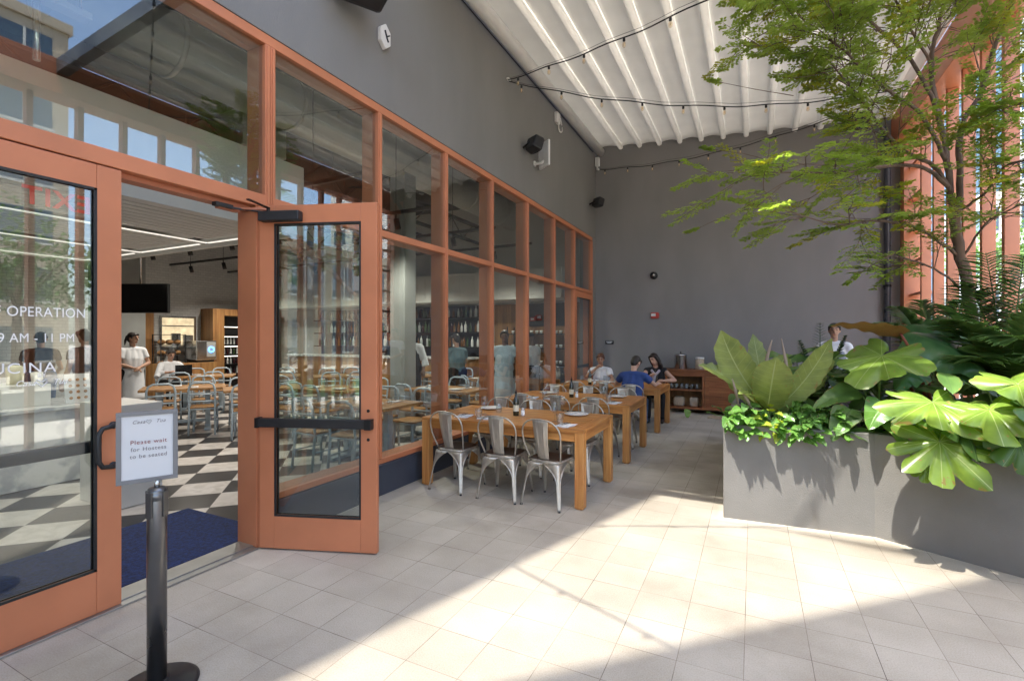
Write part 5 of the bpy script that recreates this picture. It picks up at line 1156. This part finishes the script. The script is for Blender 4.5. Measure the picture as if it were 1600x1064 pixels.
bx('wood_strip','vertical orange wood panel beside the bread rack','panel','inwood',-14.999,-14.93,7.30,7.68,0,2.5)
t=thing('coffee_machine','steel drinks machine with a blue lit screen on a counter','machine',(-14.5,8.72,.92))
a=MB(); a.box(-.25,.25,-.29,.29,.05,.62); a.build('case',M['inox'],t,bevel=.02); a=MB(); a.box(.2505,.256,.0,.26,.15,.58); a.build('front_panel',M['duct'],t,bevel=.004); a=MB(); a.lathe([(.06,0),(.09,0),(.09,.01),(.06,.01)],(.262,.13,.36),20,M=Matrix.Rotation(R(90),3,'Y')); a.build('screen_ring',M['icon'],t); a=MB(); a.box(-.2,.2,-.25,.25,0,.05); a.build('foot',M['black'],t)
bx('service_counter','wooden service counter under the drinks machine','counter','inwood',-14.95,-14.1,7.5,9.0,0,.915)
t=thing('wine_cooler','oak framed wine cooler with lit bottle shelves','cabinet',(-15,9.9,0))
a=MB(); a.box(0,.6,-.9,-.55,0,2.5); a.box(0,.6,.9,1.3,0,2.5); a.box(0,.6,-.55,.9,2.3,2.5); a.build('surround',M['inwood'],t,bevel=.006)
a=MB(); a.box(.02,.05,-.55,.9,0,2.3); a.build('back_board',M['black'],t)
a=MB(); a.box(.5,.56,.15,.21,0,2.3); a.build('door_post',M['black'],t)
for z in (.5,.8,1.1,1.4,1.7):
    a=MB(); a.box(.05,.5,-.55,.9,z,z+.02); s_=a.build('shelf',M['blackmetal'],t)
    if z>=.8: a=MB(); a.box(.44,.5,-.5,.1,z+.245,z+.265); a.box(.44,.5,.26,.85,z+.245,z+.265); a.build('glow_strip',M['shelf'],s_)
for z in (.52,.82,1.12,1.42):
    for k in range(13):
        if .12<-.5+.105*k<.24: continue
        mt=q.choice(('bottleclear','bottlegreen','bottlewine','plate')); o=bm_[mt].copy(); COL.objects.link(o); o.location=(-14.65,9.4+.105*k,z); o.scale=(.75,.75,.75); tag(o,'bottle inside the oak wine cooler','bottle','bottles in the wine cooler')
t=thing('television','black television hung from the ceiling beside the column','television',(-8.97,4.48,2.27),math.atan2(.34,.68))
a=MB(); a.box(-.40,.40,-.03,.03,-.24,.24); a.build('case',M['black'],t,bevel=.006); a=MB(); a.box(-.385,.385,-.034,-.0302,-.225,.225); a.build('screen',M['screen'],t); a=MB(); a.tube([(-.1,.04,.1),(-.1,.04,2.9)],.015,6); a.build('ceiling_pole',M['inox'],t)
bx('exit_light','small white box hung under the television','box','white',-11.15,-11.05,4.95,5.1,1.98,2.12)
# service counter with marble front just inside
t=thing('marble_counter','marble fronted service counter behind the closed glass door','counter',(0,0,0))
a=MB(); a.box(-7.9,-6.95,-3,3.2,0,.82); a.build('front',M['marble'],t,bevel=.006); a=MB(); a.box(-7.95,-6.9,-3,3.25,.82,.86); a.build('worktop',M['marble'],t,bevel=.005)
bx('pastry_case','low white display block on the marble counter','case','bwhite2',-7.7,-7.15,1.55,2.62,.861,1.1)
for k in range(4):
    a=MB(); a.lathe([(0,0),(.07,0),(.075,.1),(.075,.19),(.05,.21),(0,.21)],(0,0,0),14); o=a.build('storage_jar',M[('wicker','bread','wicker','label')[k]]); o.location=(-7.4,1.68+.24*k,1.1005); tag(o,('tan','brown','pale tan','cream')[k]+' jar in the row on the white display block','jar','jars on the display block')
t=thing('menu_card','white menu card standing on the marble counter','menu',(-7.1,2.85,.861)); a=MB(); a.box(-.01,.01,-.12,.12,0,.34,Matrix.Rotation(R(-8),4,'Y')); a.build('card',M['paper'],t)
for r_ in range(4):
    for c_ in range(3): a=MB(); a.ball((.018-.042*(.08+.07*r_)*3.3+.0,-.07+.07*c_,.06+.07*r_),(.004,.018,.018),8,6); a.build('picture',M['bread'],t)
a=MB(); a.lathe([(0,0),(.045,0),(.055,.13),(0,.13)],(0,0,0),14); o=a.build('paper_cup',M['white']); o.location=(-7.3,2.55,1.1005); tag(o,'white paper cup at the end of the display block','cup')
t=thing('exit_sign','clear exit sign with red letters seen mirrored through the glass','sign',(-3.62,1.36,2.42))
a=MB(); a.box(-.003,.003,-.16,.16,-.1,.1); a.build('sign_plate',M['acrylic'],t); a=MB(); a.box(-.02,.02,-.17,.17,.1,.13); a.build('sign_holder',M['white'],t); 
text('lettering','EXIT',.14,Matrix.Translation((-.0042,0,-.004))@Matrix.Rotation(R(-90),4,'Z')@Matrix.Rotation(R(90),4,'X'),M['redtxt'],t,'CENTER',.0005,0,1.12,.004)
a=MB(); a.box(-4.79,-3.66,-.4,2.76,.0,.012); o=a.build('entrance_mat',M['bluemat'],bevel=.004); tag(o,'royal blue entrance mat on the checkered floor','mat')
a=MB(); a.box(-6.4,-5.2,2.2,2.9,.85,1.0) if False else None
bx('host_desk','grey topped host desk just behind the notice','desk','bwhite2',-6.05,-5.35,2.44,2.83,.001,.98)
# dining chairs and tables
def bent_chair(name,label,loc,rz,group):
    t=thing(name,label,'chair',loc,rz,group)
    a=MB(); a.grid(lambda u,v:((v-.5)*.40,(u-.5)*.40,.455-.012*math.sin(PI*u)*math.sin(PI*v)),5,5); a.build('seat',M['inwood'],t,solid=.022)
    pts=[(-.19,-.24,0),(-.185,-.19,.44),(-.19,-.23,.75),(-.165,-.245,.84),(-.10,-.25,.875),(.10,-.25,.875),(.165,-.245,.84),(.19,-.23,.75),(.185,-.19,.44),(.19,-.24,0)]
    a=MB(); a.tube(pts,.0165,8); a.build('back_frame',M['paleblue'],t)
    a=MB(); a.tube([(-.185,-.222,.68),(.185,-.222,.68)],.014,8); a.tube([(-.185,-.205,.56),(.185,-.205,.56)],.012,8); a.build('back_rail',M['paleblue'],t)
    for s_ in (-1,1): a=MB(); a.tube([(s_*.18,.18,0),(s_*.17,.17,.44)],.0165,8); a.build('leg',M['paleblue'],t)
    a=MB(); a.tube([(-.185,-.19,.43),(.185,-.19,.43),(.17,.18,.43),(-.17,.18,.43)],.014,8,closed=True); a.tube([(-.176,.175,.22),(-.187,-.21,.22)],.01,6); a.tube([(.176,.175,.22),(.187,-.21,.22)],.01,6); a.build('seat_frame',M['paleblue'],t)
    return t
def in_table(name,label,loc,rz,w,d,group):
    t=thing(name,label,'table',loc,rz,group)
    a=MB(); a.box(-w/2,w/2,-d/2,d/2,.715,.755); a.build('tabletop',M['inwood'],t,bevel=.006)
    for s_ in (-1,1): a=MB(); a.box(s_*w*.28-.04,s_*w*.28+.04,-.05,.05,.04,.715); a.build('pedestal',M['paleblue'],t,bevel=.004); a=MB(); a.box(s_*w*.28-.05,s_*w*.28+.05,-d*.4,d*.4,0,.04); a.build('foot',M['paleblue'],t,bevel=.004)
    a=MB(); a.box(-w*.28,w*.28,-.03,.03,.12,.17); a.build('stretcher',M['paleblue'],t)
    return t
GC='pale blue chairs in the dining room'; GT='oak tables in the dining room'
bc=it=None
spots=[((-9.05,5.15),R(58),1.3,'oak table seen through the open doorway, left of the checkered aisle'),((-7.75,5.75),R(58),1.1,'oak table just right of the doorway view'),((-11.4,6.9),R(50),1.3,'oak table before the man with the laptop'),((-10.0,7.6),R(50),1.3,'oak table deep inside, before the wine cooler'),((-8.6,8.4),R(50),1.3,'oak table deep in the room behind the column'),
((-4.65,5.0),0,1.25,'oak table right behind the second window'),((-4.7,7.0),0,1.25,'oak table behind the third window with settings'),((-6.5,6.2),0,1.25,'oak table in the second row behind the windows'),((-6.6,9.4),0,1.25,'oak table near the bar behind the windows'),((-4.9,9.0),0,1.25,'oak table behind the fourth window')]
for (x,y),rz,w_,lb in spots:
    if it is None: it=in_table('oak_table',lb,(x,y,0),rz,1.25,.8,GT)
    else: dup(it,(x,y,0),rz,lb,GT)
    win=x>-7 and rz==0
    for sx in (-.3,.3):
        for sy in (-1,1):
            d=Matrix.Rotation(rz,2)@Vector((sx,sy*.56)); l=(x+d.x,y+d.y,0); r_=rz+(0 if sy<0 else PI)+q.uniform(-.15,.15)
            lab2='pale blue bent metal chair behind the storefront windows' if win else 'pale blue bent metal chair with oak seat seen through the doorway'
            g2=GC+(' behind the windows' if win else ' seen through the door')
            if bc is None: bc=bent_chair('bent_metal_chair',lab2,l,r_,g2)
            else: dup(bc,l,r_,lab2,g2)
    if win:
        for px_ in (-.3,.3):
            o=plate('white plate on an oak table behind the windows',x+px_,y-.2,.756,.12); o['group']='plates on the indoor tables'; o=tumbler('water glass on an oak table behind the windows',x+px_+.12,y-.05,.756); o['group']='glasses on the indoor tables'
            o=napkin('white napkin on an oak table behind the windows',x+px_,y+.2,0,.756); o['group']='napkins on the indoor tables'
    else:
        for px_ in (-.25,.25): o=napkin('white napkin on an oak table seen through the doorway',x+px_,y,rz,.756); o['group']='napkins seen through the doorway'
dup(bc,(-12.45,6.72,0),R(-100),'pale blue chair under the man with the laptop',GC+' seen through the door')
t=thing('laptop','open black laptop on the oak table before the man in white','laptop',(-11.75,6.62,.756),R(80)); a=MB(); a.box(-.17,.17,-.12,.12,0,.018); a.build('base',M['black'],t); a=MB(); a.box(-.17,.17,-.13,-.12,.018,.25); a.build('screen',M['screen'],t)
# room lamps: the slatted ceiling's downlights, and spots added under the tracks for brightness
def lamp(x,y,z,e,r=.15,spot=True):
    l=bpy.data.lights.new('room_lamp','SPOT' if spot else 'POINT'); l.energy=e; l.shadow_soft_size=r; l.color=(1,.93,.82)
    if spot: l.spot_size=R(150); l.spot_blend=.8
    o=bpy.data.objects.new('room_lamp',l); COL.objects.link(o); o.location=(x,y,z)
for x,y in ((-6.2,2.7),(-7.9,2.2),(-5.6,1.2),(-6.8,.4)): lamp(x,y,2.79,14)
for x in (-5.0,-7.7,-10.4,-13.1):
    for y in (6.0,9.2): lamp(x+.02,y+.03,3.28,40,.06)
# ================= STREET BEYOND THE TERRACE =================
def building(label,x0,x1,y0,y1,h,m,fl_,nx,ny,bays=True):
    t=thing('building',label,'building',((x0+x1)/2,(y0+y1)/2,-.16)); w,d=(x1-x0)/2,(y1-y0)/2
    a=MB(); a.box(-w,w,-d,d,0,h); a.build('wall',M[m],t); a=MB(); a.box(-w-.15,w+.15,-d-.15,d+.15,h,h+.5); a.build('roof',M[m],t,bevel=.02)
    fh=h/fl_
    for f in range(fl_):
        for face,n,half in (('x',ny,d),('y',nx,w)):
            for sg in (-1,1):
                if face=='x' and ((sg==1 and x0>0) or (sg==-1 and x1<0)): continue
                if face=='y' and sg==(1 if y0>0 else -1): continue
                for k in range(n):
                    c_=-half+half*2*(k+.5)/n; ww=half/n*.62; z0=f*fh+fh*.25; z1=f*fh+fh*.82
                    a=MB()
                    if face=='x': X=sg*(w+.02); a.box(min(X,X-sg*.06),max(X,X-sg*.06),c_-ww,c_+ww,z0,z1)
                    else: Yv=sg*(d+.02); a.box(c_-ww,c_+ww,min(Yv,Yv-sg*.06),max(Yv,Yv-sg*.06),z0,z1)
                    wn=a.build('window',M['bglass'],t)
                    a=MB()
                    if face=='x': X=sg*(w+.05); a.box(min(X,X-sg*.05),max(X,X-sg*.05),c_-.05,c_+.05,z0,z1); a.box(min(X,X-sg*.15),max(X,X-sg*.15),c_-ww-.1,c_+ww+.1,z0-.12,z0)
                    else: Yv=sg*(d+.05); a.box(c_-.05,c_+.05,min(Yv,Yv-sg*.05),max(Yv,Yv-sg*.05),z0,z1); a.box(c_-ww-.1,c_+ww+.1,min(Yv,Yv-sg*.15),max(Yv,Yv-sg*.15),z0-.12,z0)
                    a.build('window_frame',M['bwhite'],wn)
    return t
building('pale high-rise with rows of windows beyond the fin screen',22,40,44,62,34,'bwhite',11,6,6)
building('tan low building across the street beyond the screen',17,30,16,34,7,'btan',2,5,6)
building('tan office block mirrored in the window glass',24,40,-8,12,17,'btan',6,6,6)
building('broad white hall behind the palms, mirrored in the open door',-16,4,-48,-32,13,'bwhite',2,7,5)
building('tan pavilion with awnings mirrored in the open door',-9,-1,-31,-27,4.2,'btan',1,4,3)
t=thing('sky_stand_in_tower','added tall blue tower standing in for the sky beyond the fin screen','building',(26,72,-.16))  # added to fill the fin gaps with sky blue
a=MB(); a.box(-16,16,-9,9,0,75); a.build('wall',M['skytower'],t); a=MB()
for k in range(24): a.box(-16.05,16.05,-9.06,-9.001,3.1*k,3.1*k+.12)
a.build('floor_band',M['bglass'],t); a=MB(); a.box(-16.3,16.3,-9.3,9.3,75.001,76); a.build('roof',M['bwhite'],t)
building('small white building standing in front of the added sky-blue tower',13.2,17.5,41,50,10.5,'bwhite',4,3,3)
q=random.Random(31)
def street_palm(label,x,y,h,sd):
    p=thing('palm_tree',label,'tree',(x,y,-.16),0,'palms across the lawn'); a=MB()
    a.tube([(.25*math.sin(i*.35)*i/8,0,h*i/8) for i in range(9)],[.2-.01*i for i in range(9)],9); a.build('trunk',M['bark'],p)
    a=MB(); top=Vector((.25*math.sin(8*.35),0,h)); qq=random.Random(sd)
    for k in range(16):
        az=k*2.4; L_=qq.uniform(1.7,2.3); e=qq.uniform(-.6,.7); T=top+Vector((math.cos(az)*L_,math.sin(az)*L_,e)); frond(a,top,T,(0,0,.9),.55,14,.035,.6)
    a.build('crown',M['Lpalm'],p)
street_palm('tall palm mirrored in the open glass door',-5.4,-20,5.2,1); street_palm('second palm further along the lawn',-8.5,-25,6,2); street_palm('palm by the street beyond the fins',9,14,6.5,3)
def round_tree(label,x,y,h,r,sd):
    p=thing('street_tree',label,'tree',(x,y,-.16),0,'street trees beyond the terrace'); a=MB(); qq=random.Random(sd); a.tube([(0,0,0),(.05,.05,h*.45),(0,.1,h*.8)],[.16,.12,.06],9)
    for k in range(6): az=k*1.1; a.tube([(0,.05,h*.4+.1*k),(math.cos(az)*r*.4,math.sin(az)*r*.4,h*.65),(math.cos(az)*r*.7,math.sin(az)*r*.7,h*.8)],[.07,.04,.015],6)
    a.build('trunk',M['bark'],p); a=MB()
    cl=[(qq.uniform(-.7,.7)*r,qq.uniform(-.7,.7)*r,h*qq.uniform(.55,1.0),qq.uniform(.3,.55)*r) for _ in range(11)]
    for cx,cy,cz,cr in cl:
        for _ in range(190):
            d=Vector((qq.gauss(0,1),qq.gauss(0,1),qq.gauss(0,.8))).normalized()*cr*qq.uniform(.6,1.05); p0=Vector((cx,cy,cz))+d
            n_=Vector((qq.gauss(0,1),qq.gauss(0,1),qq.gauss(0,1))).normalized(); leaflet(a,p0,n_,Vector((qq.uniform(-1,1),qq.uniform(-1,1),1)),.2,.055)
    a.build('crown',M['Ldark'],p)
round_tree('leafy street tree beside the road, seen between fins',8.2,9,5.5,2.2,1); round_tree('leafy street tree further down the road',8.4,24,6,2.4,2); round_tree('leafy tree behind the camera, mirrored in the door glass',-.6,-7.2,5,1.8,3); round_tree('leafy tree on the lawn mirrored in the transom',3.2,-11,6.5,2.4,4)

for i,(x,y,lb) in enumerate(((15.4,3.5,'first leafy tree along the road, mirrored in the closed door'),(16.2,7.5,'second leafy tree along the road, mirrored in the closed door'),(15.6,11.8,'third leafy tree along the road, mirrored in the closed door'))): round_tree(lb,x,y,6+.5*i,2.6,40+i)
EXPOSURE=2.68
# ================= LIGHT, SKY, CAMERA =================
sv=Vector((LX,LY,-1)).normalized()
el=math.asin(-sv.z); az=math.atan2(-sv.x,-sv.y)   # compass bearing of the sun
wd=bpy.data.worlds.new('World'); scene.world=wd; wd.use_nodes=True; nt=wd.node_tree
sky=nt.nodes.new('ShaderNodeTexSky'); sky.sky_type='NISHITA'; sky.sun_disc=False; sky.sun_elevation=el; sky.sun_rotation=az; sky.air_density=1; sky.dust_density=2.3; sky.ozone_density=.7
nt.links.new(sky.outputs[0],nt.nodes['Background'].inputs[0]); nt.nodes['Background'].inputs[1].default_value=.15
sl=bpy.data.lights.new('sun','SUN'); sl.energy=2.0; sl.angle=R(.55); sl.color=(1,.955,.88)
so=bpy.data.objects.new('sun',sl); COL.objects.link(so); so.rotation_euler=sv.to_track_quat('-Z','Y').to_euler()
cam=bpy.data.cameras.new('camera'); cam.sensor_width=36; cam.lens=36*F/1600; cam.shift_y=-.0025; cam.clip_end=1000; cam.clip_start=.05
co=bpy.data.objects.new('camera',cam); COL.objects.link(co); co.location=(0,0,CH); co.rotation_euler=(R(90),0,YAW); scene.camera=co
scene.view_settings.view_transform='Standard'; scene.view_settings.look='None'; scene.view_settings.exposure=EXPOSURE; scene.view_settings.gamma=1
scene.cycles.max_bounces=10; scene.cycles.diffuse_bounces=5; scene.cycles.glossy_bounces=4; scene.cycles.transparent_max_bounces=24; scene.cycles.use_denoising=True
scene.cycles.caustics_reflective=False; scene.cycles.caustics_refractive=False; scene.cycles.sample_clamp_indirect=6
